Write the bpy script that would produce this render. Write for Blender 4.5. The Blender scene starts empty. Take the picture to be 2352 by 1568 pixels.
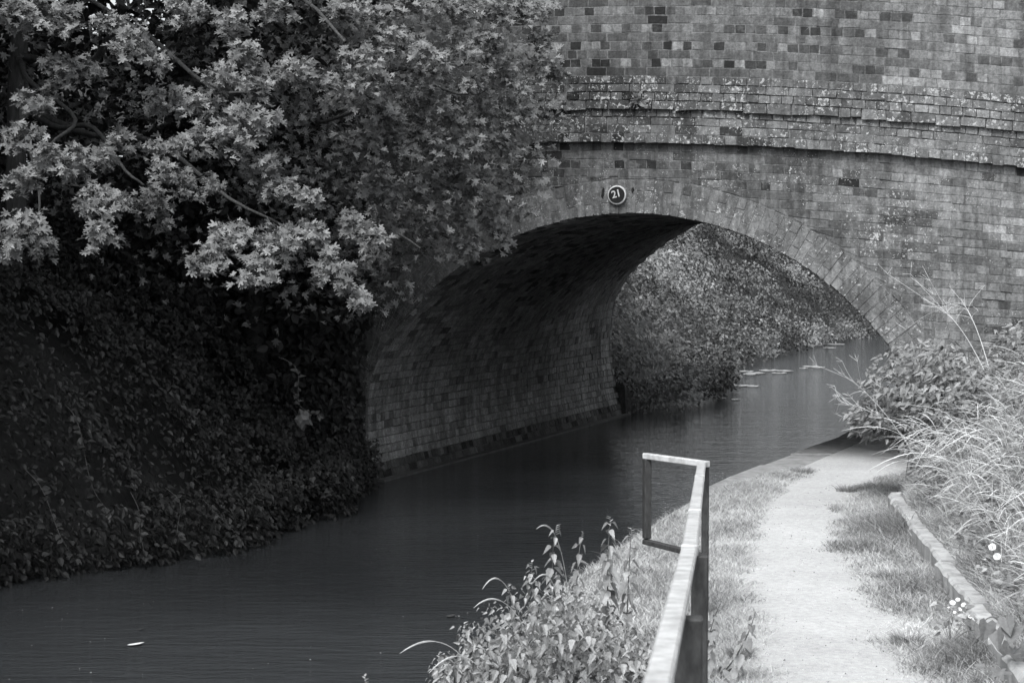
import bpy, math
import numpy as np
from mathutils import Vector
rng = np.random.default_rng(21)
C = bpy.context.scene.collection
SC = bpy.context.scene
R = math.radians

# ---------------------------------------------------------------- camera, light, exposure
F, CX, CY, HZ = 4270.0, 1176.0, 784.0, 600.0        # measured on the photograph at 2352 px width
EYE = 2.3                                           # eye height above the water
PITCH = math.atan((CY - HZ) / F)
cam = bpy.data.cameras.new('camera')
co = bpy.data.objects.new('camera', cam); C.objects.link(co)
co.location = (0, 0, EYE); co.rotation_euler = (math.pi / 2 - PITCH, 0, 0)
cam.sensor_width = 36; cam.lens = 36 * F / 2352; cam.clip_end = 3000; cam.clip_start = 0.05
cam.dof.use_dof = True; cam.dof.focus_distance = 15.5; cam.dof.aperture_fstop = 11
SC.camera = co
SUN_EL, SUN_AZ = 54, 206                            # azimuth clockwise from +Y: behind the camera, to the right
w = bpy.data.worlds.new('World'); SC.world = w; w.use_nodes = True
nt = w.node_tree; nt.nodes.clear()
sky = nt.nodes.new('ShaderNodeTexSky'); sky.sky_type = 'NISHITA'; sky.sun_disc = False
sky.sun_elevation = R(SUN_EL); sky.sun_rotation = R(SUN_AZ); sky.air_density = 1.2; sky.dust_density = 4; sky.ozone_density = 0.6
bw = nt.nodes.new('ShaderNodeRGBToBW'); mixc = nt.nodes.new('ShaderNodeMix'); mixc.data_type = 'RGBA'; mixc.blend_type = 'MULTIPLY'
mixc.inputs[0].default_value = 1; mixc.inputs[7].default_value = (0.965, 1.0, 1.03, 1)
bg = nt.nodes.new('ShaderNodeBackground'); bg.inputs[1].default_value = 0.105
wo = nt.nodes.new('ShaderNodeOutputWorld')
nt.links.new(sky.outputs[0], bw.inputs[0]); nt.links.new(bw.outputs[0], mixc.inputs[6])
nt.links.new(mixc.outputs[2], bg.inputs[0]); nt.links.new(bg.outputs[0], wo.inputs[0])
sd = bpy.data.lights.new('sun', 'SUN'); sd.energy = 1.5; sd.angle = R(25); sd.color = (1, 1, 0.995)
so = bpy.data.objects.new('sun', sd); C.objects.link(so)
dirv = Vector((math.sin(R(SUN_AZ)) * math.cos(R(SUN_EL)), math.cos(R(SUN_AZ)) * math.cos(R(SUN_EL)), math.sin(R(SUN_EL))))
so.rotation_euler = dirv.to_track_quat('Z', 'Y').to_euler(); so.location = (5, -5, 20)
SC.view_settings.view_transform = 'Standard'; SC.view_settings.look = 'None'
SC.view_settings.exposure = 1.43; SC.view_settings.gamma = 1.0
SC.render.engine = 'CYCLES'
SC.cycles.use_denoising = True; SC.cycles.max_bounces = 6; SC.cycles.diffuse_bounces = 3
SC.cycles.glossy_bounces = 3; SC.cycles.transmission_bounces = 3; SC.cycles.caustics_reflective = False; SC.cycles.caustics_refractive = False

# ---------------------------------------------------------------- helpers
cp, sp_ = math.cos(PITCH), math.sin(PITCH)
def at(px, py, Y):
    """the point at distance Y (along +Y) seen at pixel px, py of the 2352 px wide photograph"""
    a = (px - CX) / F; b = (CY - py) / F
    d = np.array([a, cp + b * sp_, -sp_ + b * cp]); t = Y / d[1]
    return np.array([0, 0, EYE]) + d * t
def on_plane(px, py, z):
    a = (px - CX) / F; b = (CY - py) / F
    d = np.array([a, cp + b * sp_, -sp_ + b * cp]); t = (z - EYE) / d[2]
    return np.array([0, 0, EYE]) + d * t
def proj(P):
    P = np.atleast_2d(P) - np.array([0, 0, EYE])
    f = P[:, 1] * cp - P[:, 2] * sp_; u = P[:, 1] * sp_ + P[:, 2] * cp
    return np.stack([CX + F * P[:, 0] / f, CY - F * u / f, f], 1)
def nrm(v):
    v = np.asarray(v, float); return v / np.maximum(np.linalg.norm(v, axis=-1, keepdims=True), 1e-9)
def sstep(x):
    x = np.clip(x, 0, 1); return x * x * (3 - 2 * x)

def mesh_np(name, V, Fc, mat, attrs=None, smooth=False):
    """V (n,3); Fc (m,k) index array, or list of such arrays"""
    me = bpy.data.meshes.new(name)
    Fs = Fc if isinstance(Fc, list) else [Fc]
    Fs = [np.asarray(f, np.int32) for f in Fs if len(f)]
    V = np.asarray(V, np.float32)
    me.vertices.add(len(V)); me.vertices.foreach_set('co', V.ravel())
    idx = np.concatenate([f.ravel() for f in Fs]); tot = np.concatenate([np.full(len(f), f.shape[1], np.int32) for f in Fs])
    me.loops.add(len(idx)); me.loops.foreach_set('vertex_index', idx)
    me.polygons.add(len(tot))
    st = np.zeros(len(tot), np.int32); st[1:] = np.cumsum(tot)[:-1]
    me.polygons.foreach_set('loop_start', st); me.polygons.foreach_set('loop_total', tot)
    me.polygons.foreach_set('use_smooth', np.full(len(tot), bool(smooth)))
    if mat: me.materials.append(mat)
    for k, a in (attrs or {}).items():
        at_ = me.attributes.new(k, 'FLOAT', 'POINT'); at_.data.foreach_set('value', np.broadcast_to(np.asarray(a, np.float32), (len(V),)).copy())
    me.update(calc_edges=True); me.validate()
    return me
def obj(name, me, parent=None, loc=None):
    o = bpy.data.objects.new(name, me); C.objects.link(o)
    if loc is not None: o.location = tuple(float(x) for x in loc)
    if parent: o.parent = parent
    return o
def thing(name, label, cat, loc=(0, 0, 0), group=None, kind=None):
    return tag(obj(name, None, None, loc), label, cat, group, kind)
def tag(o, label, cat=None, group=None, kind=None):
    o['label'] = label
    if cat: o['category'] = cat
    if group: o['group'] = group
    if kind: o['kind'] = kind
    return o
def structure(o, label=None):
    o['kind'] = 'structure'
    if label: o['label'] = label
    return o
def stuff(o, label=None, cat=None):
    o['kind'] = 'stuff'
    if label: o['label'] = label
    if cat: o['category'] = cat
    return o

def instances(tv, tf, pos, xa, ya, za, sc):
    """copies of a template mesh: returns V, F"""
    n, k = len(pos), len(tv)
    sc = np.broadcast_to(np.asarray(sc, float), (n,))
    V = (tv[None, :, 0:1] * xa[:, None, :] + tv[None, :, 1:2] * ya[:, None, :] + tv[None, :, 2:3] * za[:, None, :]) * sc[:, None, None] + pos[:, None, :]
    Fo = tf[None] + (np.arange(n) * k)[:, None, None]
    return V.reshape(-1, 3), Fo.reshape(-1, tf.shape[1])
def frames(n, a):
    n = nrm(n); y = nrm(a - (a * n).sum(1, keepdims=True) * n); x = np.cross(y, n)
    return x, y, n
def tubes(paths, radii, sides=4):
    """paths: list of (k,3); radii: list of (k,) -> V, F"""
    Vs, Fs, o = [], [], 0
    ang = np.arange(sides) * 2 * math.pi / sides
    for P, r in zip(paths, radii):
        P = np.asarray(P, float); r = np.broadcast_to(np.asarray(r, float), (len(P),))
        T = nrm(np.gradient(P, axis=0)); ref = np.array([0.31, 0.22, 0.92]) if abs(T[0, 2]) < 0.9 else np.array([0.9, 0.3, 0.1])
        A = nrm(np.cross(T, ref)); B = np.cross(T, A)
        ring = P[:, None] + r[:, None, None] * (np.cos(ang)[None, :, None] * A[:, None] + np.sin(ang)[None, :, None] * B[:, None])
        k = len(P); Vs.append(ring.reshape(-1, 3))
        i = np.arange(k - 1)[:, None] * sides + np.arange(sides)[None]; j = np.arange(k - 1)[:, None] * sides + (np.arange(sides)[None] + 1) % sides
        Fs.append((np.stack([i, j, j + sides, i + sides], -1)).reshape(-1, 4) + o); o += k * sides
    return np.concatenate(Vs), np.concatenate(Fs)
def bez(a, b, c, n):
    t = np.linspace(0, 1, n)[:, None]
    return (1 - t) ** 2 * a + 2 * t * (1 - t) * b + t * t * c
BOXF = np.array([[0, 3, 2, 1], [4, 5, 6, 7], [0, 1, 5, 4], [1, 2, 6, 5], [2, 3, 7, 6], [3, 0, 4, 7]])
def hexa(p):
    """8 corner points: bottom four then top four"""
    return np.asarray(p, float), BOXF
def bevelled(me_name, V, Fc, mat, bev=0.004, attrs=None):
    me = mesh_np(me_name, V, Fc, mat, attrs)
    import bmesh
    bm = bmesh.new(); bm.from_mesh(me); bmesh.ops.recalc_face_normals(bm, faces=bm.faces)
    bmesh.ops.bevel(bm, geom=bm.edges[:], offset=bev, segments=1, affect='EDGES', profile=0.5); bm.to_mesh(me); bm.free()
    return me

# ---------------------------------------------------------------- materials (all grey: the photograph is black and white)
def mat_new(name):
    m = bpy.data.materials.new(name); m.use_nodes = True
    return m, m.node_tree, m.node_tree.nodes['Principled BSDF']
class N:
    """small node-building helper"""
    def __init__(s, t): s.t = t
    def node(s, ty, **k):
        n = s.t.nodes.new(ty)
        for a, v in k.items(): setattr(n, a, v)
        return n
    def link(s, a, b): s.t.links.new(a, b)
    def val(s, x, sock):
        if isinstance(x, (int, float)): sock.default_value = x
        else: s.link(x, sock)
    def math(s, op, a, b=0.0, c=None, clamp=False):
        n = s.node('ShaderNodeMath', operation=op, use_clamp=clamp); s.val(a, n.inputs[0]); s.val(b, n.inputs[1])
        if c is not None: s.val(c, n.inputs[2])
        return n.outputs[0]
    def pos(s, scale=(1, 1, 1)):
        g = s.node('ShaderNodeNewGeometry'); m = s.node('ShaderNodeMapping'); m.inputs['Scale'].default_value = scale
        s.link(g.outputs['Position'], m.inputs[0]); return m.outputs[0]
    def noise(s, vec, scale, detail=4, rough=0.6):
        n = s.node('ShaderNodeTexNoise'); n.inputs['Scale'].default_value = scale; n.inputs['Detail'].default_value = detail
        n.inputs['Roughness'].default_value = rough; s.link(vec, n.inputs['Vector']); return n.outputs[0]
    def vor(s, vec, scale, feature='F1'):
        n = s.node('ShaderNodeTexVoronoi', feature=feature); n.inputs['Scale'].default_value = scale; s.link(vec, n.inputs['Vector']); return n.outputs['Distance']
    def map(s, x, a, b, c, d, smooth=False):
        n = s.node('ShaderNodeMapRange'); n.interpolation_type = 'SMOOTHSTEP' if smooth else 'LINEAR'
        s.val(x, n.inputs[0]); s.val(a, n.inputs[1]); s.val(b, n.inputs[2]); s.val(c, n.inputs[3]); s.val(d, n.inputs[4]); return n.outputs[0]
    def attr(s, name):
        n = s.node('ShaderNodeAttribute', attribute_name=name); return n.outputs['Fac']
    def lerp(s, f, a, b):
        n = s.node('ShaderNodeMix'); s.val(f, n.inputs[0]); s.val(a, n.inputs[2]); s.val(b, n.inputs[3]); return n.outputs[0]
    def bump(s, h, strength, dist, bsdf):
        n = s.node('ShaderNodeBump'); n.inputs['Strength'].default_value = strength; n.inputs['Distance'].default_value = dist
        s.link(h, n.inputs['Height']); s.link(n.outputs[0], bsdf.inputs['Normal']); return n

def brick_material():
    m, t, b = mat_new('old_brick'); n = N(t); P = n.pos()
    tone = n.attr('tone'); lich = n.attr('lich')
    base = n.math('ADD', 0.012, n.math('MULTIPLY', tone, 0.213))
    fine = n.noise(P, 50, 5, 0.75); mid = n.noise(P, 24, 6, 0.75); big = n.noise(P, 1.7, 4, 0.6)
    streak = n.noise(n.pos((9, 9, 0.9)), 1.6, 4, 0.6)
    k = n.math('MULTIPLY', n.map(fine, 0.25, 0.75, 0.55, 1.42), n.map(mid, 0.32, 0.68, 0.6, 1.36))
    k = n.math('MULTIPLY', k, n.map(big, 0.3, 0.7, 0.66, 1.3)); k = n.math('MULTIPLY', k, n.map(streak, 0.3, 0.7, 0.62, 1.3))
    col = n.math('MULTIPLY', base, k)
    # pale mortar smears and efflorescence
    sm = n.map(n.noise(P, 6.5, 6, 0.72), 0.56, 0.66, 0, 1); smf = n.math('MULTIPLY', sm, n.map(lich, 0, 0.6, 0.12, 0.5))
    col = n.lerp(smf, col, 0.27)
    # crusts of pale lichen: spots plus patches
    sv = n.vor(P, 46); rv = n.noise(P, 31, 4, 0.72)
    pat = n.noise(P, 4.0, 3, 0.6)
    thr = n.map(lich, 0, 1, 0.74, 0.47)
    lic = n.map(n.math('ADD', n.math('MULTIPLY', rv, 0.74), n.math('MULTIPLY', pat, 0.30)), thr, n.math('ADD', thr, 0.035), 0, 1)
    spots = n.map(sv, 0.17, 0.23, 1, 0); spots = n.math('MULTIPLY', spots, n.map(n.noise(P, 5, 2), 0.5, 0.62, 0, 1))
    spots = n.math('MULTIPLY', spots, n.map(lich, 0.05, 0.35, 0, 1))
    lf = n.math('MAXIMUM', lic, spots)
    col = n.lerp(n.math('MULTIPLY', lf, 0.75), col, 0.45)
    n.link(col, b.inputs['Base Color']); b.inputs['Roughness'].default_value = 0.9; b.inputs['Specular IOR Level'].default_value = 0.25
    n.bump(n.math('ADD', n.math('ADD', fine, n.math('MULTIPLY', mid, 1.0)), n.math('MULTIPLY', lf, 0.4)), 0.4, 0.004, b)
    return m
def plain(name, lo, hi, scale=12, rough=0.8, bump=0.3, dist=0.004, detail=6, spec=0.3, stretch=(1, 1, 1), c0=0.32, c1=0.68):
    m, t, b = mat_new(name); n = N(t); P = n.pos(stretch)
    f = n.noise(P, scale, detail, 0.65)
    n.link(n.map(f, c0, c1, lo, hi), b.inputs['Base Color']); b.inputs['Roughness'].default_value = rough; b.inputs['Specular IOR Level'].default_value = spec
    if bump: n.bump(n.noise(P, scale * 5, 5, 0.7), bump, dist, b)
    return m
def leaf_material(name, lo, hi, rough=0.5, trans=0.25, spec=0.35):
    m, t, b = mat_new(name); n = N(t)
    col = n.map(n.attr('tone'), 0, 1, lo, hi)
    col = n.math('MULTIPLY', col, n.map(n.noise(n.pos(), 60, 2), 0.3, 0.7, 0.82, 1.18))
    n.link(col, b.inputs['Base Color']); b.inputs['Roughness'].default_value = rough; b.inputs['Specular IOR Level'].default_value = spec
    tr = n.node('ShaderNodeBsdfTranslucent'); n.link(n.math('MULTIPLY', col, 1.2), tr.inputs[0])
    mx = n.node('ShaderNodeMixShader'); mx.inputs[0].default_value = trans
    n.link(b.outputs[0], mx.inputs[1]); n.link(tr.outputs[0], mx.inputs[2]); n.link(mx.outputs[0], t.nodes['Material Output'].inputs[0])
    return m
M = {}
M['brick'] = brick_material()
M['maple'] = leaf_material('maple_leaf', 0.04, 0.25, 0.5, 0.2, 0.3)
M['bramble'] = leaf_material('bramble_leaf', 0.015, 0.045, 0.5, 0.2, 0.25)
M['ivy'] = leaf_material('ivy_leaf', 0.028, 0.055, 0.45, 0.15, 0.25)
M['farleaf'] = leaf_material('hedge_leaf', 0.04, 0.42, 0.45, 0.25)
M['nettle'] = leaf_material('nettle_leaf', 0.13, 0.42, 0.55, 0.3, 0.3)
M['straw'] = leaf_material('dry_grass', 0.34, 0.72, 0.7, 0.2, 0.2)
M['verge'] = leaf_material('verge_grass', 0.16, 0.62, 0.65, 0.2, 0.2)
M['flower'] = leaf_material('white_petal', 0.7, 0.8, 0.6, 0.3, 0.2)
M['bark'] = plain('bark', 0.03, 0.09, 25, 0.9, 0.8, 0.01, stretch=(1, 1, 0.25))
M['stem'] = plain('stem', 0.08, 0.2, 30, 0.7, 0.1)
M['drystem'] = plain('dry_stem', 0.3, 0.5, 30, 0.7, 0.1)
M['soil'] = plain('soil', 0.015, 0.04, 9, 0.95, 0.6, 0.02)
M['turf'] = plain('turf', 0.15, 0.40, 22, 0.95, 0.8, 0.02)
M['rail'] = plain('galvanised_paint', 0.30, 0.5, 16, 0.42, 0.25, 0.002, c0=0.35, c1=0.6)
M['rail_shaded'] = plain('shaded_rail_steel', 0.02, 0.055, 28, 0.6, 0.3, 0.002, stretch=(2, 2, 0.7))  # darker copy of the rail metal; shade on its uprights put into colour
M['coping'] = plain('coping_stone', 0.15, 0.28, 9, 0.9, 0.5, 0.006)
M['concrete'] = plain('edging_concrete', 0.2, 0.42, 8, 0.85, 0.5, 0.006, stretch=(1, 1, 0.5))
M['plateblack'] = plain('black_enamel', 0.012, 0.022, 30, 0.35, 0.05)
M['platewhite'] = plain('white_paint', 0.3, 0.6, 50, 0.6, 0.2, 0.001)
M['lily'] = plain('lily_pad', 0.2, 0.34, 5, 0.35, 0.1)
M['pale'] = plain('pale_leaf', 0.55, 0.7, 20, 0.6, 0.1)
M['timber'] = plain('wet_timber', 0.05, 0.12, 10, 0.6, 0.4)
def path_material():
    m, t, b = mat_new('path_gravel'); n = N(t); P = n.pos()
    big = n.noise(P, 1.1, 4, 0.6); fine = n.noise(P, 160, 3, 0.7); gr = n.vor(P, 95)
    col = n.math('MULTIPLY', n.map(big, 0.3, 0.7, 0.33, 0.42), n.map(fine, 0.25, 0.75, 0.74, 1.22))
    col = n.math('MULTIPLY', col, n.map(gr, 0.02, 0.3, 0.86, 1.05))
    sp = n.map(n.noise(n.pos((1, 0.55, 1)), 55, 2), 0.69, 0.74, 0, 1); col = n.lerp(n.math('MULTIPLY', sp, 0.6), col, 0.12); col = n.math('MULTIPLY', col, n.map(n.noise(n.pos((1, 1, 1)), 26, 5, 0.75), 0.3, 0.7, 0.8, 1.16))
    n.link(col, b.inputs['Base Color']); b.inputs['Roughness'].default_value = 0.95; b.inputs['Specular IOR Level'].default_value = 0.2
    n.bump(n.math('ADD', fine, n.math('MULTIPLY', gr, 0.8)), 0.55, 0.006, b); return m
M['path'] = path_material()
def water_material():
    m, t, b = mat_new('canal_water'); n = N(t)
    b.inputs['Base Color'].default_value = (0.034, 0.036, 0.038, 1); b.inputs['Roughness'].default_value = 0.06; b.inputs['IOR'].default_value = 1.33
    P = n.pos((4, 15, 1)); h = n.noise(P, 1.0, 3, 0.6); h2 = n.noise(n.pos((1.3, 2.6, 1)), 1.0, 2, 0.5)
    n.bump(n.math('ADD', h, n.math('MULTIPLY', h2, 1.2)), 1.0, 0.013, b); return m
M['water'] = water_material()

# ---------------------------------------------------------------- bridge frame: u along the face (to the right), v along the barrel, z up
AX = math.atan((2745 - CX) / F)
er = np.array([math.cos(AX), -math.sin(AX), 0]); ax = np.array([math.sin(AX), math.cos(AX), 0]); ez = np.array([0, 0, 1.0])
P0 = np.array([(1440 - CX) / F * 18.4, 18.4, 0.0])
def W(u, v, z):
    u, v, z = np.broadcast_arrays(np.asarray(u, float), np.asarray(v, float), np.asarray(z, float))
    return P0 + u[..., None] * er + v[..., None] * ax + z[..., None] * ez
def uv_of(P):
    d = np.asarray(P) - P0; return d @ er, d @ ax
BL = 9.0
def arch(phi):
    """intrados point and outward normal for the normal angle phi (radians, 0 crown, + right)"""
    s = np.sign(phi) + (phi == 0); a = np.abs(phi)
    A1 = R(52); c1 = np.array([0, -0.47]); r1 = 3.24
    c2 = np.array([r1 * math.sin(A1) - 1.35 * math.sin(A1), -0.47 + r1 * math.cos(A1) - 1.35 * math.cos(A1)]); r2 = 1.35
    c3 = np.array([c2[0] + r2 - 2.2, c2[1]]); r3 = 2.2
    cu = np.where(a < A1, c1[0], np.where(a < math.pi / 2, c2[0], c3[0])); cz = np.where(a < A1, c1[1], np.where(a < math.pi / 2, c2[1], c3[1]))
    r = np.where(a < A1, r1, np.where(a < math.pi / 2, r2, r3))
    return s * (cu + r * np.sin(a)), cz + r * np.cos(a), s * np.sin(a), np.cos(a)
PH = np.linspace(0, R(120), 1200); _u, _z, _, _ = arch(PH)
ARC = np.concatenate([[0], np.cumsum(np.hypot(np.diff(_u), np.diff(_z)))])
def phi_at(s): return np.sign(s) * np.interp(np.abs(s), ARC, PH)
S_BASE = np.interp(R(117), PH, ARC)
def flare(v, phi):
    a = np.degrees(np.abs(phi)); wgt = np.interp(a, [0, 46, 52, 64, 77, 92, 110], [1, 1, 0.85, 0.5, 0.3, 0.1, 0])
    return wgt * 0.44 * np.clip((np.asarray(v) - 4.2) / (BL - 4.2), 0, 1)
def intrados(s, v, off=0.0):
    ph = phi_at(s); u, z, nu, nz = arch(ph); o = flare(v, ph) + off
    return W(u + nu * o, v, z + nz * o)
def ring_z(u, off):
    """height of the arch curve offset by off, over |u|"""
    uu, zz, nu, nz = arch(PH); U = uu + nu * off; Z = zz + nz * off; k = np.argmax(U) + 1
    return np.interp(np.abs(u), U[:k], Z[:k]), U[:k].max()
def hump(z, u):
    k = np.interp(z, [1.2, 3.4], [0.003, 0.0125]); return z - k * ((u + 1.4) ** 2 - 1.96)

def brick_pack(c, nr, d, bev=0.002, inset=0.0047, deep=0.035, jit=0.003):
    """c (n,4,3) corners (p00,p10,p11,p01), nr (n,3), d (n,) proud depth -> V (n,12,3) and template faces"""
    n = len(c)
    e1 = nrm(c[:, 1] - c[:, 0])[:, None]; e2 = nrm(c[:, 3] - c[:, 0])[:, None]
    s1 = np.array([1, -1, -1, 1])[None, :, None]; s2 = np.array([1, 1, -1, -1])[None, :, None]
    outer = c + inset * (s1 * e1 + s2 * e2) + rng.normal(0, jit, (n, 4, 1)) * e1 + rng.normal(0, jit, (n, 4, 1)) * e2
    nn = nr[:, None]; tilt = rng.normal(0, 0.0009, (n, 4, 1))
    front = outer + bev * (s1 * e1 + s2 * e2) + nn * (d[:, None, None] + tilt)
    mid = outer + nn * (d[:, None, None] - bev * 0.8); back = outer - nn * deep
    return np.concatenate([front, mid, back], 1)
BF = [[0, 1, 2, 3]]
for i in range(4):
    j = (i + 1) % 4; BF += [[i + 4, j + 4, j, i], [i + 8, j + 8, j + 4, i + 4]]
BF = np.array(BF)
def bricks_mesh(name, V, tone, lich):
    n = len(V); Fc = (BF[None] + (np.arange(n) * 12)[:, None, None]).reshape(-1, 4)
    return mesh_np(name, V.reshape(-1, 3) - P0, Fc, M['brick'], {'tone': np.repeat(tone, 12), 'lich': np.repeat(lich, 12)})

bridge = thing('brick_bridge', 'old brick canal bridge with round arch, string course and lichen spotted parapet', 'bridge', P0)
# --- courses of the face
ZS = 3.47                                           # underside of the string course at the crown
rows = []                                           # (z0, z1, offset proud of face, header?, section)
z = ZS; k = 0
while z > 0.1:
    rows.append((z - 0.086, z, 0.0, k % 2 == 0, 'spandrel')); z -= 0.086; k += 1
z = ZS
for i in range(2): rows.append((z, z + 0.086, 0.065 - 0.006 * i, i % 2 == 0, 'ledge')); z += 0.086
for i in range(2): rows.append((z, z + 0.078, 0.012, i % 2 == 1, 'band')); z += 0.078
for i in range(4): rows.append((z, z + 0.081, 0.045 - 0.004 * i, i % 2 == 1, 'lichen')); z += 0.081
ZP = z
for i in range(18): rows.append((z, z + 0.0848, 0.0, i % 2 == 1, 'parapet')); z += 0.0848
ZTOP = z
U0, U1 = -5.2, 6.2
BC, BN, BD, BT, BLc, BS = [], [], [], [], [], []
RZ_U = ring_z(0, 0.335)[1]
for (z0, z1, off, head, sec) in rows:
    step = (0.104 if head else 0.208) if sec == 'parapet' else (0.1135 if head else 0.227)
    us = np.arange(U0, U1, step) + (0.052 if head else 0) + rng.uniform(-0.02, 0.02)
    us = us + rng.normal(0, 0.006, len(us))
    # now and then a closer or a header in a stretcher course
    if not head:
        ex = us[:-1][rng.random(len(us) - 1) < 0.10] + step * 0.5; us = np.sort(np.concatenate([us, ex]))
    for a, b in zip(us[:-1], us[1:]):
        zz0, zz1 = z0, z1
        if sec == 'spandrel':
            inner = min(abs(a), abs(b)) if a * b > 0 else 0.0
            outer = max(abs(a), abs(b)); sg = 1 if a + b > 0 else -1
            def rz(x): return ring_z(x, 0.338)[0] if abs(x) < RZ_U else -9
            if outer < RZ_U:
                lo_a, lo_b = rz(a), rz(b)
                if hump(z1, a) < lo_a + 0.012 and hump(z1, b) < lo_b + 0.012: continue
                ca = [hump(z0, a), hump(z0, b), hump(z1, b), hump(z1, a)]
                ca[0] = max(ca[0], lo_a); ca[1] = max(ca[1], lo_b)
                if ca[0] > ca[3] - 0.006 or ca[1] > ca[2] - 0.006:
                    # wedge cut by the ring: move the buried side along
                    if lo_a > lo_b:
                        xs = np.linspace(a, b, 12); ok = [x for x in xs if ring_z(x, 0.338)[0] < hump(z1, x) - 0.004]
                        if not ok or b - ok[0] < 0.03: continue
                        a = ok[0]
                    else:
                        xs = np.linspace(a, b, 12); ok = [x for x in xs if ring_z(x, 0.338)[0] < hump(z1, x) - 0.004]
                        if not ok or ok[-1] - a < 0.03: continue
                        b = ok[-1]
                    ca = [max(hump(z0, a), rz(a)), max(hump(z0, b), rz(b)), hump(z1, b), hump(z1, a)]
            else:
                if inner < RZ_U:
                    zmid = 0.5 * (z0 + z1)
                    if zmid > 1.12:
                        lim_top = ring_z(inner, 0.338)[0]
                        if z0 < lim_top and z1 > 0.9:
                            # clip against the flank of the ring
                            uu, zc, nu, nz = arch(PH); Uo = uu + nu * 0.338; Zo = zc + nz * 0.338
                            lim = np.interp(-zmid, -Zo, Uo) + 0.004
                            if sg > 0: a = max(a, lim)
                            else: b = min(b, -lim)
                    else:
                        uu, zc, nu, nz = arch(PH); lim = np.interp(-zmid, -(zc + nz * 0.338), uu + nu * 0.338) + 0.004
                        if sg > 0: a = max(a, lim)
                        else: b = min(b, -lim)
                    if b - a < 0.035: continue
                ca = [hump(z0, a), hump(z0, b), hump(z1, b), hump(z1, a)]
        else:
            ca = [hump(z0, a), hump(z0, b), hump(z1, b), hump(z1, a)]
        sag = 0
        if sec == 'lichen' and z0 < ZP - 0.3: sag = rng.uniform(0, 0.03)
        if sec == 'ledge' and z0 < ZS + 0.01: sag = rng.uniform(0, 0.012)
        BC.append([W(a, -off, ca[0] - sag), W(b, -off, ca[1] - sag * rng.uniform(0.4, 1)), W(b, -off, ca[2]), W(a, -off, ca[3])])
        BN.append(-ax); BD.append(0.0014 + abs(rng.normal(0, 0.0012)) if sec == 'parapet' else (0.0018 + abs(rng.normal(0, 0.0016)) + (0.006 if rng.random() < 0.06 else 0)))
        uc = 0.5 * (a + b); zc_ = 0.5 * (z0 + z1)
        if sec == 'parapet':
            t = rng.choice([0.12, 0.3, 0.46, 0.6, 0.86], p=[0.27, 0.17, 0.24, 0.18, 0.14] if head else [0.05, 0.36, 0.37, 0.19, 0.03]); t += rng.normal(0, 0.05); l = 0.05
        elif sec in ('lichen', 'ledge', 'band'):
            t = rng.normal(0.38, 0.12); l = {'lichen': 0.6, 'ledge': 0.6, 'band': 0.54}[sec] + rng.normal(0, 0.04)
        else:
            t = rng.normal(0.46, 0.12) - (0.26 if rng.random() < 0.16 else 0)
            l = 0.30 + rng.normal(0, 0.04) + 0.38 * math.exp(-((uc - 2.6) / 0.42) ** 2 - ((zc_ - 2.75) / 0.5) ** 2) + 0.25 * math.exp(-((uc - 1.2) / 0.8) ** 2 - ((zc_ - 3.15) / 0.18) ** 2)
        t += 0.085 * min(max(uc - 1.4, -2.8), 1.6) ; BT.append(t); BLc.append(l); BS.append(sec)  # leftward darkening: tree shade and weathering put into the brick tone
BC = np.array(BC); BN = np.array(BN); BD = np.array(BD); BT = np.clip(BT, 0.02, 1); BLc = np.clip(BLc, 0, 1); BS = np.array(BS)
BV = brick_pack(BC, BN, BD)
# --- the 300 bricks that show largest become parts of their own
pc = proj(BC.reshape(-1, 3)).reshape(-1, 4, 3)
area = 0.5 * np.abs((pc[:, 2, 0] - pc[:, 0, 0]) * (pc[:, 3, 1] - pc[:, 1, 1]) - (pc[:, 3, 0] - pc[:, 1, 0]) * (pc[:, 2, 1] - pc[:, 0, 1]))
cen = pc.mean(1); vis = (cen[:, 0] > 1330) & (cen[:, 0] < 2335) & (cen[:, 1] > 12) & (cen[:, 1] < 700)
area = np.where(vis, area, 0); single = np.zeros(len(area), bool); single[np.argsort(-area)[:300]] = True
# solid core of the wall just behind the bricks (the mortar)
def wall_core(name, zlo_f, zhi_f, vf, vb, parent, u0=U0, u1=U1, n=150, tone=0.5, lich=0.15):
    us = np.linspace(u0, u1, n); lo = np.array([zlo_f(u) for u in us]); hi = np.array([zhi_f(u) for u in us])
    V = np.concatenate([W(us, vf, lo), W(us, vf, hi), W(us, vb, hi), W(us, vb, lo)]) - P0
    i = np.arange(n - 1); Fs = [np.stack([i + a * n, i + 1 + a * n, i + 1 + b * n, i + b * n], 1) for a, b in ((0, 1), (1, 2), (2, 3), (3, 0))]
    Fs.append(np.array([[0, n, 2 * n, 3 * n], [n - 1, 4 * n - 1, 3 * n - 1, 2 * n - 1]]))
    return obj(name, mesh_np(name, V, Fs, M['brick'], {'tone': tone, 'lich': lich}), parent)
def lo_span(u):
    if abs(u) < 2.84: return float(ring_z(u, 0.0)[0]) + 0.03
    return -0.6
us_core = None
spandrel = wall_core('spandrel_wall', lo_span, lambda u: hump(ZS, u) + 0.02, 0.0, 0.4, bridge, n=420)
parapet = wall_core('parapet', lambda u: hump(ZS + 0.021, u), lambda u: hump(ZTOP, u), 0.0, 0.38, bridge)
ledge = wall_core('string_course', lambda u: hump(ZS + 0.004, u), lambda u: hump(ZS + 0.168, u), -0.058, -0.002, bridge, lich=0.4)
band = wall_core('corbel_band', lambda u: hump(ZS + 0.334, u), lambda u: hump(ZP - 0.004, u), -0.024, -0.002, bridge, lich=0.4)
def lo_back(u):
    zz_, um = ring_z(u, 0.46); return float(zz_) if abs(u) < um - 0.02 else -0.6
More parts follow.
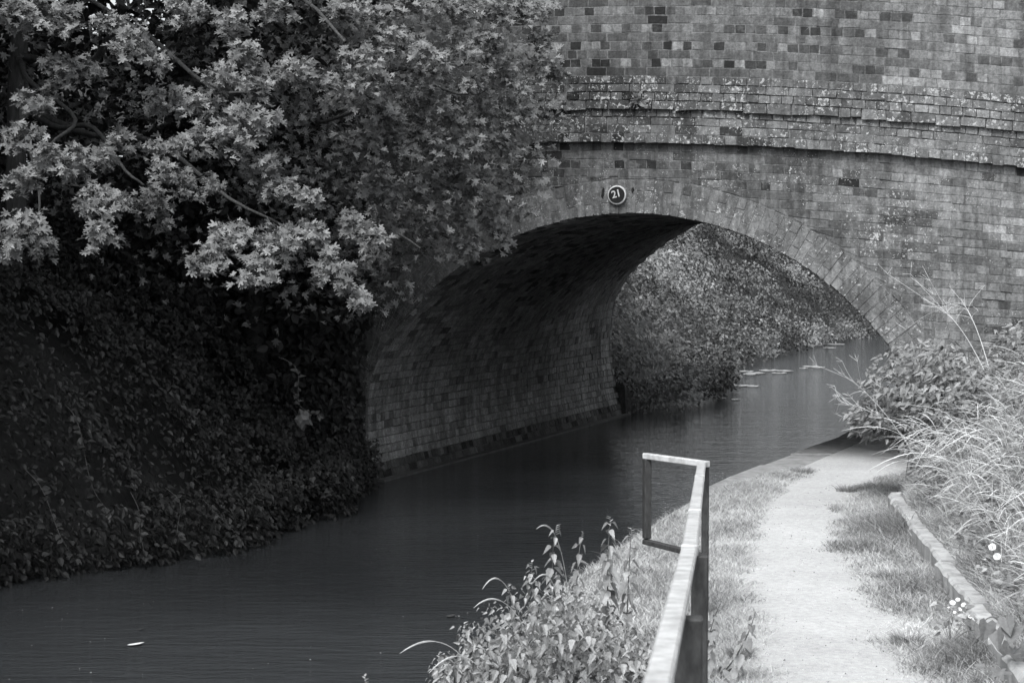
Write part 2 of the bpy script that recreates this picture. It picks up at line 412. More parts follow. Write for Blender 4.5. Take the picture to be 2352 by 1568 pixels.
back = wall_core('rear_wall', lo_back, lambda u: hump(ZTOP, u), BL - 0.35, BL - 0.02, bridge, n=420)
deck = wall_core('road_deck', lambda u: 3.5, lambda u: 3.9, 0.42, BL - 0.4, bridge, n=40)
top = wall_core('parapet_coping', lambda u: hump(ZTOP + 0.002, u), lambda u: hump(ZTOP + 0.12, u), -0.05, 0.43, bridge, n=60)
sec_parent = {'spandrel': spandrel, 'parapet': parapet, 'ledge': ledge, 'band': parapet, 'lichen': band}
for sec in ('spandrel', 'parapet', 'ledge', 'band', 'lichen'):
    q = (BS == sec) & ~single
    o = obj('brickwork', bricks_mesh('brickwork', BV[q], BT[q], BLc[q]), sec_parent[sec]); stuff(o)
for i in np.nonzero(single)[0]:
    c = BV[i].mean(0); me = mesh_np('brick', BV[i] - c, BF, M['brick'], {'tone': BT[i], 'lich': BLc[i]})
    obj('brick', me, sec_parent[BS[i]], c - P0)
# --- weathered fillet on the string course and a lip of mortar
# --- arch ring: voussoirs of a long and a short brick in turn
ring = bridge
NV = int(2 * S_BASE / 0.087); sv = np.linspace(-S_BASE, S_BASE, NV + 1)
def ring_pt(s, off, v=0.0):
    ph = phi_at(s); u, z_, nu, nz = arch(ph); return W(u + nu * off, v, z_ + nz * off)
arch_ring = None
rv = [];
for i in range(NV):
    cuts = [0.0, 0.225, 0.333] if i % 2 == 0 else [0.0, 0.11, 0.333]
    if rng.random() < 0.18: cuts = [0.0, 0.11, 0.222, 0.333]
    for a, b in zip(cuts[:-1], cuts[1:]):
        rv.append((sv[i], sv[i + 1], a, b))
rvc = np.array([[ring_pt(s0, a), ring_pt(s1, a), ring_pt(s1, b), ring_pt(s0, b)] for s0, s1, a, b in rv])
n_ = len(rv); sgn = np.array([0.5 * (r[0] + r[1]) for r in rv])
RVV = brick_pack(rvc, np.tile(-ax, (n_, 1)), 0.0042 + np.abs(rng.normal(0, 0.002, n_)), deep=0.2)
rt = np.clip(rng.normal(0.47, 0.10, n_) + 0.035 * sgn, 0.1, 1); rl = np.clip(rng.normal(0.50, 0.04, n_), 0, 1)
rpx = proj(rvc.mean(1)); rvis = (rpx[:, 0] > 1080) & (rpx[:, 1] < 900)
ss = np.linspace(-S_BASE, S_BASE, 240)
Vr = np.concatenate([np.array([ring_pt(s, 0.012, -0.002) for s in ss]), np.array([ring_pt(s, 0.33, -0.002) for s in ss]), np.array([ring_pt(s, 0.012, 0.2) for s in ss])]) - P0
i_ = np.arange(239)
arch_ring = obj('arch_ring', mesh_np('arch_ring', Vr, [np.stack([i_, i_ + 1, i_ + 241, i_ + 240], 1), np.stack([i_, i_ + 480, i_ + 481, i_ + 1], 1)], M['brick'], {'tone': 0.5, 'lich': 0.3}), bridge)
for i in np.nonzero(rvis)[0][:300]:
    c = RVV[i].mean(0); obj('voussoir', mesh_np('voussoir', RVV[i] - c, BF, M['brick'], {'tone': rt[i], 'lich': rl[i]}), arch_ring, c - P0)
q = ~rvis
stuff(obj('voussoir_brickwork', bricks_mesh('voussoir_brickwork', RVV[q], rt[q], rl[q]), arch_ring))
# --- barrel lining
SB = np.linspace(-S_BASE, S_BASE, 200); VB = np.linspace(0.02, BL, 40)
G = np.array([intrados(SB, v, 0.012) for v in VB]) - P0
nv, ns = len(VB), len(SB); ii, jj = np.meshgrid(np.arange(nv - 1), np.arange(ns - 1), indexing='ij'); a = (ii * ns + jj).ravel()
barrel = obj('barrel_vault', mesh_np('barrel_vault', G.reshape(-1, 3), np.stack([a, a + 1, a + ns + 1, a + ns], 1), M['brick'], {'tone': 0.6, 'lich': 0.05}), bridge)
nb = int(2 * S_BASE / 0.086); sb = np.linspace(-S_BASE, S_BASE, nb + 1)
bc, bn, bt, bl_ = [], [], [], []
for i in range(nb):
    step = 0.1135 if i % 2 else 0.227
    vs = np.arange(0.03 if i % 2 else 0.0, BL + 0.05, step); vs[0] = 0.03; vs = np.clip(vs + rng.normal(0, 0.006, len(vs)), 0.03, BL)
    s0, s1 = sb[i], sb[i + 1]
    A, B = intrados(s0, vs), intrados(s1, vs)
    sm_ = 0.5 * (s0 + s1); ph = float(phi_at(sm_)); _, zc, nu, nz = arch(np.array(ph)); nn = -(float(nu) * er + float(nz) * ez)
    for k in range(len(vs) - 1):
        if vs[k + 1] - vs[k] < 0.03: continue
        bc.append([A[k], A[k + 1], B[k + 1], B[k]]); bn.append(nn)
        zz = float(zc); vm = 0.5 * (vs[k] + vs[k + 1])
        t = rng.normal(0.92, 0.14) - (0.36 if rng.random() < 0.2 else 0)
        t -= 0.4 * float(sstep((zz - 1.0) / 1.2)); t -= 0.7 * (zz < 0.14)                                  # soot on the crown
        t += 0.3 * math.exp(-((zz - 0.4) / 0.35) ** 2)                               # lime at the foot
        t += 0.34 * math.exp(-((vm - 7.0) / 0.8) ** 2) * (zz < 1.9) + 0.2 * (vm > 8.4)  # daylight from the far mouth painted as paler bricks
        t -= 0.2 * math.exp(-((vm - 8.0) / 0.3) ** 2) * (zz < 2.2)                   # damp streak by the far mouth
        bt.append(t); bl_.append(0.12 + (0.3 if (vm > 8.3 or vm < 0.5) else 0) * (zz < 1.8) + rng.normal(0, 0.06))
bc = np.array(bc); bn = np.array(bn)
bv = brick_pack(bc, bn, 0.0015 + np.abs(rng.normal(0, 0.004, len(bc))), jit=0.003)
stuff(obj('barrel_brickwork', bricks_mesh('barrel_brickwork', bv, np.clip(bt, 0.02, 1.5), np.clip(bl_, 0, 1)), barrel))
# far abutment stub and timber waling along the foot of the wall
bx = [W(-2.95, BL - 0.01, -0.5), W(-2.66, BL - 0.01, -0.5), W(-2.66, BL + 0.45, -0.5), W(-2.95, BL + 0.45, -0.5), W(-2.95, BL - 0.01, 0.5), W(-2.72, BL - 0.01, 0.45), W(-2.74, BL + 0.45, 0.3), W(-2.95, BL + 0.45, 0.35)]
obj('abutment_pier', mesh_np('abutment_pier', np.array(bx) - P0, BOXF, M['brick'], {'tone': 0.4, 'lich': 0.25}), bridge)
for k in range(9):
    a, b = k * 1.0 + 0.006, k * 1.0 + 0.994
    bx = [W(-2.71, a, -0.1), W(-2.63, a, -0.1), W(-2.63, b, -0.1), W(-2.71, b, -0.1), W(-2.71, a, 0.028), W(-2.63, a, 0.022), W(-2.63, b, 0.022), W(-2.71, b, 0.028)]
    c = np.mean(bx, 0); obj('waling_plank', mesh_np('waling_plank', np.array(bx) - c, BOXF, M['timber']), bridge, c - P0)
# two dark slots either side of the number plate, drawn as solid black shapes
for (px, py, wdt, hgt, rot) in ((1383, 443, 0.018, 0.105, 8), (1459, 437, 0.02, 0.055, 5)):
    p = at(px, py, 18.45); u, v = uv_of(p); ca_, sa = math.cos(R(rot)), math.sin(R(rot))
    pts = [(-wdt / 2, -hgt / 2 + 0.02), (0, -hgt / 2), (wdt / 2, -hgt / 2 + 0.03), (wdt / 2, hgt / 2 - 0.01), (0, hgt / 2), (-wdt / 3, hgt / 2 - 0.02)]
    V = [W(u + x * ca_ + y * sa, d, p[2] - x * sa + y * ca_) for d in (-0.026, 0.02) for x, y in pts]; c = np.mean(V, 0)
    Fs = [np.array([list(range(6))[::-1], list(range(6, 12))]), np.array([[i, (i + 1) % 6, (i + 1) % 6 + 6, i + 6] for i in range(6)])]
    obj('dark_slot', mesh_np('dark_slot', np.array(V) - c, Fs, M['plateblack']), arch_ring, c - P0)
# --- number plate
pz = at(1419, 448, 18.43); pu, _ = uv_of(pz); pc0 = W(pu, -0.03, pz[2])
plate = thing('number_plate', 'small round black plate with white rim and tilted number 21 above the arch', 'sign', pc0)
def disc(name, r0u, r0z, r1u, r1z, d0, d1, mat, n=40, cap=True):
    a = np.linspace(0, 2 * math.pi, n, endpoint=False)
    def rg(ru, rz_, d, j=0): return np.stack([np.cos(a) * ru, np.full(n, d), np.sin(a) * rz_], 1)
    V = np.concatenate([rg(r0u, r0z, 0.02), rg(r0u, r0z, d0), rg(r1u, r1z, d1)]); V = V[:, 0:1] * er + V[:, 1:2] * ax + V[:, 2:3] * ez
    i = np.arange(n); j = (i + 1) % n
    Fs = [np.stack([i, j, j + n, i + n], 1), np.stack([i + n, j + n, j + 2 * n, i + 2 * n], 1)]
    if cap: Fs.append((i + 2 * n)[None])
    return obj(name, mesh_np(name, V, Fs, mat), plate)
disc('rim', 0.093, 0.094, 0.082, 0.080, -0.008, -0.012, M['platewhite'])
disc('plate_face', 0.083, 0.081, 0.0825, 0.0805, -0.0125, -0.0145, M['plateblack'])
for ch, dx, dz in (('2', -0.031, -0.034), ('1', 0.014, -0.022)):
    cu = bpy.data.curves.new('digit', 'FONT'); cu.body = ch; cu.size = 0.102; cu.extrude = 0.0012; cu.offset = 0.0016
    cu.materials.append(M['platewhite'])
    o = bpy.data.objects.new('digit', cu); C.objects.link(o); o.parent = plate
    o.location = tuple(dx * er - 0.0165 * ax + dz * ez - 0.012 * er); o.rotation_euler = (math.pi / 2, R(-15), -AX)
    o.rotation_mode = 'QUATERNION'
    from mathutils import Matrix
    Rm = Matrix(((er[0], 0, -ax[0]), (er[1], 0, -ax[1]), (0, 1, 0)))          # text x -> er, text y -> up, text z -> towards the viewer
    o.rotation_quaternion = (Rm @ Matrix.Rotation(R(14), 3, 'Z')).to_quaternion()
    me = bpy.data.meshes.new_from_object(o); m2 = bpy.data.objects.new('digit', me); C.objects.link(m2); m2.parent = plate; m2.rotation_mode = 'QUATERNION'
    m2.location = o.location; m2.rotation_quaternion = o.rotation_quaternion; bpy.data.objects.remove(o); m2.name = 'digit'

# ---------------------------------------------------------------- terrain and water
def lin(pts):
    xs, ys = zip(*pts); return lambda Y: np.interp(Y, xs, ys)
edge = lin([(-8, -1.3), (3, -0.95), (6.5, -0.6), (9, -0.2), (11.9, 0.457), (14.6, 1.21), (16.4, 1.78), (17.4, 2.2), (19.2, 2.95), (21.1, 3.75), (26.8, 5.85), (40, 10.4), (50, 14.6), (58, 19), (90, 40)])
pathL = lin([(-8, -0.9), (4, 0.55), (8.8, 1.19), (10.05, 1.33), (12, 1.5), (13.55, 1.74), (15.5, 2.16), (17.6, 2.7), (19.2, 3.32), (21.1, 4.08), (26.8, 6.2), (40, 10.8), (50, 15), (58, 19.5)])
pathR = lin([(-8, -0.2), (4, 1.25), (8.8, 1.87), (10.05, 2.01), (12, 2.2), (13.55, 2.36), (15, 2.72), (16.1, 3.0), (17.2, 3.62), (18.6, 4.1), (21.1, 4.95), (26.8, 7.1), (40, 11.8), (50, 16), (58, 20.5)])
kerb = lin([(-8, 0.9), (2, 1.62), (8.88, 2.42), (14.6, 3.06), (16, 3.4), (17.3, 3.98), (25.8, 7.1), (40, 12.5), (58, 22), (90, 44)])
left = lin([(-8, -8), (5, -6.6), (9, -5.6), (12, -4.6), (13.6, -3.75), (13.95, -3.43), (14.36, -3.11), (15, -2.55), (16.1, -2.36), (17.4, -2.05), (19.3, -1.95), (27.8, 1.6), (28.6, 1.75), (30.8, 2.7), (41, 4.4), (51.4, 7.9), (59, 11.5), (70, 20), (90, 40)])
def ramp(Y): return 0.07 * np.clip(7.5 - Y, 0, 6)
def gz(X, Y):
    """ground height to the right of the canal"""
    d = X - kerb(Y); hgt = np.where(d > 0, 0.15 + 0.36 * d, 0); hgt = np.minimum(hgt, 3.2)
    return 0.30 + ramp(Y) + hgt
def sheet(name, rowsY, cols, mat):
    """cols(Y) -> (k,2) array of X,z"""
    V = np.array([[(x, Y, z_) for x, z_ in cols(Y)] for Y in rowsY]); nr, nc = V.shape[:2]
    ii, jj = np.meshgrid(np.arange(nr - 1), np.arange(nc - 1), indexing='ij'); a = (ii * nc + jj).ravel()
    return obj(name, mesh_np(name, V.reshape(-1, 3), np.stack([a, a + 1, a + nc + 1, a + nc], 1), mat, smooth=True))
YR = np.concatenate([np.arange(-8, 30, 0.3), np.arange(30, 91, 2.5)])
def rcols(Y):
    e, k = edge(Y), kerb(Y)
    xs = np.concatenate([np.linspace(e + 0.02, k, 14), [k + 0.02], k + np.array([0.15, 0.3, 0.5, 0.8, 1.1, 1.6, 2.2, 3, 5, 8, 14, 30, 60])])
    return [(x, float(gz(x, Y)) + (0.02 * math.sin(x * 9 + Y * 4) if x > k + 0.1 else 0)) for x in xs]
structure(sheet('verge_ground', YR, rcols, M['turf']))
def pcols(Y):
    a = pathL(Y) - 0.22; b = pathR(Y) + 0.25
    return [(x, 0.308 + ramp(Y) + 0.012 * math.sin(math.pi * t)) for t, x in ((t, a + (b - a) * t) for t in np.linspace(0, 1, 9))]
structure(sheet('towpath', np.concatenate([np.arange(-8, 28, 0.2), np.arange(28, 59, 3)]), pcols, M['path']))
def lbank(d, Y):
    far = sstep((Y - 27) / 3); near = np.minimum(1.35 * d, 1.6 + 0.5 * np.maximum(d - 1.185, 0)); near = np.minimum(near, 4.4)
    farz = np.minimum(0.8 * d, 3.2 + 0.55 * np.maximum(d - 4.0, 0)); farz = np.minimum(farz, 7)
    return -0.02 + near * (1 - far) + farz * far
def lcols(Y):
    e = left(Y); ds = np.array([-0.5, -0.15, 0, 0.1, 0.25, 0.45, 0.7, 1, 1.3, 1.6, 2, 2.6, 3.4, 4.5, 6, 9, 14, 25, 50])
    return [(e - d, float(lbank(d, Y)) if d >= 0 else 1.6 * d - 0.02) for d in ds]
lb1 = np.concatenate([np.arange(-8, 19.2, 0.3), [19.25]]); lb2 = np.concatenate([[27.9], np.arange(28.2, 90, 1.0)])
structure(sheet('left_bank', lb1, lcols, M['soil']), 'steep shaded bank on the left of the canal')
structure(sheet('far_bank', lb2, lcols, M['soil']), 'bank beyond the bridge')
# earth behind the bridge ends so that no gap shows
for nm, u0, u1 in (('embankment', -30, -3.2), ('embankment', 5.6, 34)):
    V = W(np.array([u0, u1, u1, u0] * 2), np.array([0.6, 0.6, 8.3, 8.3] * 2), np.array([-0.6] * 4 + [3.4] * 4))
    structure(obj(nm, mesh_np(nm, V, BOXF, M['soil'])))
structure(obj('ground', mesh_np('ground', np.array([[-700, -700, -0.9], [700, -700, -0.9], [700, 1500, -0.9], [-700, 1500, -0.9]]), np.array([[0, 1, 2, 3]]), M['soil'])))
structure(obj('canal_water', mesh_np('canal_water', np.array([[-60, -40, 0], [60, -40, 0], [60, 100, 0], [-60, 100, 0]]), np.array([[0, 1, 2, 3]]), M['water'])))
# canal wall with its coping stones
YW = np.arange(-8, 58, 0.5); Vw = np.array([[edge(Y) + o, Y, z_ + ramp(Y) * (z_ > 0)] for Y in YW for o, z_ in ((0.0, -0.9), (0.0, 0.20), (0.3, 0.20))])
k_ = np.arange(len(YW) - 1) * 3
cw = thing('canal_wall', 'low stone edged wall along the water beside the towpath', 'wall')
obj('wall_face', mesh_np('wall_face', Vw, [np.stack([k_, k_ + 3, k_ + 4, k_ + 1], 1), np.stack([k_ + 1, k_ + 4, k_ + 5, k_ + 2], 1)], M['coping']), cw)
y = 15.7
while y < 27:
    L = rng.uniform(0.75, 1.15); a, b = y + 0.012, y + L - 0.012; wd = 0.36 + rng.uniform(-0.03, 0.05); j = rng.normal(0, 0.012, 4)
    V = [[edge(a) - 0.03 + j[0], a, 0.19], [edge(a) + wd, a, 0.19], [edge(b) + wd, b, 0.19], [edge(b) - 0.03 + j[1], b, 0.19]]
    zt = 0.325 + rng.normal(0, 0.006); V += [[x, yy, zt + ramp(yy)] for x, yy, _ in V]; c = np.mean(V, 0)
    obj('coping_stone', bevelled('coping_stone', np.array(V) - c, BOXF, M['coping'], 0.012), cw, c); y += L
# retaining edging to the right of the path
ed = thing('path_edging', 'low weathered concrete edging boards between path verge and grassy bank', 'kerb')
ys = [6.2, 7.6, 9.05, 9.9, 11.3, 12.7, 13.9, 14.75]
for a, b in zip(ys[:-1], ys[1:]):
    j = rng.normal(0, 0.009, 2); zt = 0.475 + rng.normal(0, 0.012); yy = np.linspace(a + 0.008, b - 0.008, 15); k = len(yy)
    xk = kerb(yy) + np.interp(yy, [a, b], j); chip = np.abs(rng.normal(0, 0.003, k)) + 0.025 * (rng.random(k) < 0.08); zz = zt + ramp(yy) + rng.normal(0, 0.004, k)
    prof = [(xk - 0.085 + rng.normal(0, 0.004, k), np.full(k, 0.2)), (xk - 0.09 + rng.normal(0, 0.004, k), zz - 0.016 - chip), (xk - 0.074 + chip * 0.7, zz - chip * 0.25), (xk + 0.005, zz), (xk + 0.012, zz - 0.01), (xk + 0.012, np.full(k, 0.2))]
    V = np.concatenate([np.stack([px_, yy, pz_], 1) for px_, pz_ in prof]); c = V.mean(0); q_ = np.arange(k - 1); m_ = len(prof)
    Fs = [np.stack([q_ + r_ * k, q_ + 1 + r_ * k, q_ + 1 + (r_ + 1) * k, q_ + (r_ + 1) * k], 1) for r_ in range(m_ - 1)] + [np.array([[r_ * k for r_ in range(m_)], [r_ * k + k - 1 for r_ in range(m_)][::-1]])]
    obj('plank', mesh_np('plank', V - c, Fs, M['concrete']), ed, c)

# ---------------------------------------------------------------- handrail
rail = thing('handrail', 'steel handrail with square end loop between the canal and the towpath', 'railing', (1.1, 10.44, 0.3))
RL = np.array([1.1, 10.44, 0.3])
def bar(name, p, q, wx, wz, mat, side=None, bev=0.004, end=0.0):
    p, q = np.asarray(p, float), np.asarray(q, float); d = nrm(q - p); side = nrm(np.cross(d, ez)) if side is None else nrm(side); up = np.cross(side, d)
    V = [c + side * sx * wx / 2 + up * sy * wz / 2 for c in (p - d * end, q + d * end) for sx, sy in ((-1, -1), (1, -1), (1, 1), (-1, 1))]
    c = np.mean(V, 0); return obj(name, bevelled(name, np.array(V) - c, BOXF, mat, bev), rail, c - RL)
def rtop(px, py, Y): return at(px, py, Y)
E_ = at(1612, 1064, 10.40); K_ = at(1584, 1262, 5.45); Nn = at(1512, 1568, 3.05)
N2 = Nn + (Nn - K_) * 0.9
bar('top_rail', E_, K_, 0.046, 0.028, M['rail'], bev=0.005); bar('top_rail', K_ + nrm(K_ - N2) * 0.0, N2, 0.046, 0.028, M['rail'], bev=0.005)
rs = nrm(np.cross(nrm(E_ - K_), ez))
for f_ in (0.28, 0.72):
    c_ = E_ + (K_ - E_) * f_; d_ = nrm(K_ - E_); bar('splice_strap', c_ - d_ * 0.03, c_ + d_ * 0.03, 0.049, 0.031, M['rail'], bev=0.003)
bar('splice_strap', K_ + nrm(E_ - K_) * 0.02, K_ - nrm(K_ - N2) * 0.0 + nrm(N2 - K_) * 0.03, 0.05, 0.033, M['rail'], bev=0.003)
La = at(1486, 1047, 10.75); La[2] += 0.0
bar('loop_top', E_ + (E_ - La) * 0.06, La, 0.04, 0.034, M['rail'], end=0.02)
Lb = La - ez * 0.5
bar('loop_upright', La - ez * 0.018, Lb + ez * 0.02, 0.042, 0.042, M['rail_shaded'], side=rs + 0.45 * np.array([0, 1, 0]))
Eb = E_ - ez * 0.52
bar('loop_bottom', Eb - ez * 0.0, Lb, 0.04, 0.03, M['rail_shaded'], end=0.02)
def post(p, hgt, wx, dx=0.0, name='post'):
    p = np.asarray(p, float) + rs * dx; bar(name, p - ez * 0.015, p - ez * hgt, wx, wx * 0.9, M['rail_shaded'], side=rs)
post(E_ + np.array([0.0, 0.0, 0]), 0.95, 0.042, 0.02); post(K_, 1.05, 0.05, 0.03); post(at(1548, 1400, 4.1), 1.2, 0.062, 0.033)
bar('lower_rail', Eb + rs * 0.02, K_ - ez * 0.5 + rs * 0.03, 0.03, 0.04, M['rail_shaded'])
bar('lower_rail', K_ - ez * 0.5 + rs * 0.03, N2 - ez * 0.5 + rs * 0.03, 0.03, 0.04, M['rail_shaded'])

# ---------------------------------------------------------------- leaves
def fan(out, fold=0.12):
    """leaf outline (k,2) -> template with a folded midrib; +y is the tip"""
    o = np.array(out, float); n = len(o); c = np.array([[0, o[:, 1].mean() * 0.9]])
    V = np.concatenate([o, c]); zc = np.abs(V[:, 0]) * fold * 2 - 0.08 * (V[:, 1] ** 2); V = np.c_[V, zc]
    return V, np.array([[i, (i + 1) % n, n] for i in range(n)])
MAPLE = fan([(0, 0), (0.22, -0.04), (0.17, 0.12), (0.52, 0.22), (0.56, 0.34), (0.20, 0.36), (0.34, 0.70), (0.20, 0.74), (0.07, 0.52), (0.08, 0.9), (0, 1.0), (-0.08, 0.9), (-0.07, 0.52), (-0.20, 0.74), (-0.34, 0.70), (-0.20, 0.36), (-0.56, 0.34), (-0.52, 0.22), (-0.17, 0.12), (-0.22, -0.04)], 0.2)
IVY = fan([(0, 0), (0.34, -0.08), (0.48, 0.24), (0.24, 0.42), (0, 0.9), (-0.24, 0.42), (-0.48, 0.24), (-0.34, -0.08)])
OVAL = fan([(0, 0), (0.26, 0.18), (0.33, 0.45), (0.2, 0.75), (0, 1), (-0.2, 0.75), (-0.33, 0.45), (-0.26, 0.18)], 0.2)
NETTLE = fan([(0, 0), (0.18, 0.06), (0.25, 0.24), (0.19, 0.3), (0.2, 0.46), (0.13, 0.52), (0.12, 0.7), (0.06, 0.76), (0, 1), (-0.06, 0.76), (-0.12, 0.7), (-0.13, 0.52), (-0.2, 0.46), (-0.19, 0.3), (-0.25, 0.24), (-0.18, 0.06)], 0.25)
HEART = fan([(0, 0.1), (0.2, -0.1), (0.4, 0.02), (0.4, 0.3), (0.22, 0.65), (0, 1), (-0.22, 0.65), (-0.4, 0.3), (-0.4, 0.02), (-0.2, -0.1)], 0.15)
DIAM = (np.array([[0, 0, 0], [0.32, 0.45, 0.06], [0, 1, -0.06], [-0.32, 0.45, 0.06]]), np.array([[0, 1, 2], [0, 2, 3]]))

def leaf_mesh(name, tpl, pos, nor, axis, size, mat, tone, root=None):
    x, y_, n = frames(nor, axis); V, Fc = instances(tpl[0], tpl[1], pos, x, y_, n, size)
    if root is not None: V = V - root
    return mesh_np(name, V, Fc, mat, {'tone': np.repeat(tone, len(tpl[0]))})
def leaf_objects(tpl, pos, nor, axis, size, mat, tone, parent, root, name='leaf'):
    """single leaves that share a few meshes"""
    shared = [mesh_np(name, tpl[0], tpl[1], mat, {'tone': t}) for t in (0.1, 0.35, 0.6, 0.85)]
    x, y_, n = frames(nor, axis)
    from mathutils import Matrix
    for i in range(len(pos)):
        me = shared[int(min(3, max(0, tone[i] * 4)))]
        o = bpy.data.objects.new(name, me); C.objects.link(o); o.parent = parent
        s = float(size[i]); p = pos[i] - root
        o.matrix_basis = Matrix(((x[i, 0] * s, y_[i, 0] * s, n[i, 0] * s, p[0]), (x[i, 1] * s, y_[i, 1] * s, n[i, 1] * s, p[1]), (x[i, 2] * s, y_[i, 2] * s, n[i, 2] * s, p[2]), (0, 0, 0, 1)))

def sprays(clusters, anchor, per=8, lpt=19, size=0.058):
    """clusters: (px, py, rx, ry, Y). Leafy twigs that droop from each cluster. returns pos, normal, axis, size, twig paths"""
    Pn, Nn_, An, Sz, tw = [], [], [], [], []
    for (px, py, rx, ry, Y) in clusters:
        c = at(px, py, Y); mpp = Y / F; a, b = rx * mpp, ry * mpp; rz_ = 0.5 * (a + b) * 1.1
        dirb = nrm(anchor - c); root = c + dirb * max(a, b) * 1.0 + ez * b * 0.3 + np.array([0, 0.35, 0])
        nt_ = max(4, int(per * math.sqrt(rx * ry) / 50))
        for k in range(nt_):
            v = rng.normal(0, 1, 3); v = v / np.linalg.norm(v) * rng.random() ** 0.4
            e = c + np.array([v[0] * a, v[1] * rz_, v[2] * b]); m = 0.5 * (root + e) + ez * 0.3 * b + rng.normal(0, 0.03, 3)
            n = lpt + int(rng.integers(-4, 5)); path = bez(root, m, e, 7); tw.append(path)
            t = rng.uniform(0.5, 1.02, n); B = (1 - t)[:, None] ** 2 * root + (2 * t * (1 - t))[:, None] * m + (t * t)[:, None] * e
            T = nrm(2 * (1 - t)[:, None] * (m - root) + 2 * t[:, None] * (e - m))
            side = nrm(np.cross(T, ez) + 1e-6) * rng.choice([-1, 1], n)[:, None]
            axs = 0.5 * T + 0.75 * side + np.array([0, 0, -0.45]) + rng.normal(0, 0.35, (n, 3))
            Pn.append(B + rng.normal(0, 0.025, (n, 3))); An.append(axs)
            Nn_.append(np.array([0.12, -0.5, 0.8]) + rng.normal(0, 0.42, (n, 3))); Sz.append(size * rng.uniform(0.65, 1.2, n))
    return np.concatenate(Pn), np.concatenate(Nn_), np.concatenate(An), np.concatenate(Sz), tw

def make_tree(label, base, trunk_path, trunk_r, clusters, fill, canopy, anchor, per=8, limbs=()):
    base = np.asarray(base, float); t = thing('maple_tree', label, 'tree', base)
    V, Fc = tubes([trunk_path - base], [trunk_r], 10); obj('trunk', mesh_np('trunk', V, Fc, M['bark'], smooth=True), t)
    P, Nv, A, S, tw = sprays(clusters, anchor, per)
    tone = np.clip(rng.beta(2, 2, len(P)), 0, 1)
    pj = proj(P); good = (pj[:, 0] > 10) & (pj[:, 0] < 2340) & (pj[:, 1] > 8) & (pj[:, 1] < 760)
    score = np.where(good, S / pj[:, 2], 0); big = np.argsort(-score)[:300]; sel = np.zeros(len(P), bool); sel[big] = True
    leaf_objects(MAPLE, P[sel], Nv[sel], A[sel], S[sel], M['maple'], tone[sel], t, base)
    V, Fc = tubes([p - base for p in tw], [np.linspace(0.006, 0.0018, 7)] * len(tw), 3); stuff(obj('twigs', mesh_np('twigs', V, Fc, M['bark']), t))
    Pa, Na, Aa, Sa = [P[~sel]], [Nv[~sel]], [A[~sel]], [S[~sel]]
    for (c, r, n, sz) in fill + canopy:
        v = rng.normal(0, 1, (n, 3)); v = nrm(v) * (rng.random((n, 1)) ** 0.45); p = np.asarray(c) + v * np.asarray(r)
        Pa.append(p); Na.append(rng.normal(0, 0.5, (n, 3)) + np.array([0.1, -0.35, 0.8])); Aa.append(rng.normal(0, 0.8, (n, 3)) + np.array([0.2, -0.2, -0.5])); Sa.append(sz * rng.uniform(0.7, 1.2, n))
    Pa, Na, Aa, Sa = map(np.concatenate, (Pa, Na, Aa, Sa)); tn = np.clip(rng.beta(2, 2.2, len(Pa)), 0, 1)
    stuff(obj('crown', leaf_mesh('crown', MAPLE, Pa, Na, Aa, Sa, M['maple'], tn, base), t))
    for L in limbs:
        V, Fc = tubes([L[0] - base], [L[1]], 7); obj('branch', mesh_np('branch', V, Fc, M['bark'], smooth=True), t)
    return t
# --- left maple: hanging sprays over the water
clA = [(20, 40, 60, 55, 11.0), (170, 50, 70, 45, 11.6), (90, 20, 80, 35, 11.8), (300, 110, 62, 62, 11.2), (345, 150, 30, 30, 11.2), (255, 70, 60, 40, 11.6), (440, 28, 85, 40, 12.0), (540, 70, 42, 60, 11.8), (560, 110, 22, 25, 11.6), (630, 30, 60, 30, 12.4),
       (360, 240, 55, 28, 11.6), (430, 228, 60, 32, 11.5), (500, 190, 66, 45, 11.5), (560, 165, 60, 45, 11.8), (590, 205, 45, 40, 11.6), (660, 170, 62, 42, 12.0), (720, 185, 50, 45, 12.1),
       (470, 270, 70, 40, 11.4), (560, 285, 66, 38, 11.3), (620, 290, 40, 36, 11.3), (455, 325, 46, 34, 11.2), (540, 325, 56, 36, 11.1), (370, 340, 46, 40, 11.2), (385, 392, 28, 30, 11.1),
       (30, 320, 52, 40, 11.2), (110, 375, 85, 45, 11.0), (40, 425, 50, 35, 10.8), (170, 390, 40, 50, 11.0), (230, 360, 55, 45, 11.6), (280, 330, 50, 35, 11.8), (50, 530, 62, 65, 10.6), (15, 585, 30, 25, 10.5), (95, 565, 26, 34, 10.6),
       (215, 470, 48, 55, 10.8), (255, 480, 30, 40, 10.9), (240, 545, 34, 40, 10.7), (70, 235, 60, 26, 11.6), (130, 180, 42, 50, 12.0), (190, 150, 50, 40, 12.2),
       (545, 545, 85, 50, 10.8), (500, 600, 60, 35, 10.6), (590, 630, 48, 38, 10.5), (630, 560, 40, 45, 10.7), (700, 550, 58, 45, 11.0), (750, 610, 42, 34, 10.8), (795, 655, 36, 34, 10.7), (825, 690, 18, 14, 10.6),
       (610, 395, 40, 45, 11.3), (650, 440, 42, 32, 11.2), (700, 462, 24, 22, 11.2), (450, 440, 60, 40, 12.6), (350, 480, 60, 50, 13), (800, 520, 60, 50, 12.2), (860, 560, 55, 40, 12)]
fillA = [(at(300, 320, 17.2), (2.6, 1.5, 1.7), 900, 0.08), (at(100, 120, 17), (1.8, 1.3, 1.3), 350, 0.08), (at(560, 420, 17.2), (2.0, 1.4, 1.5), 500, 0.08), (at(600, 80, 17.8), (2.0, 1.0, 1.2), 300, 0.08)]
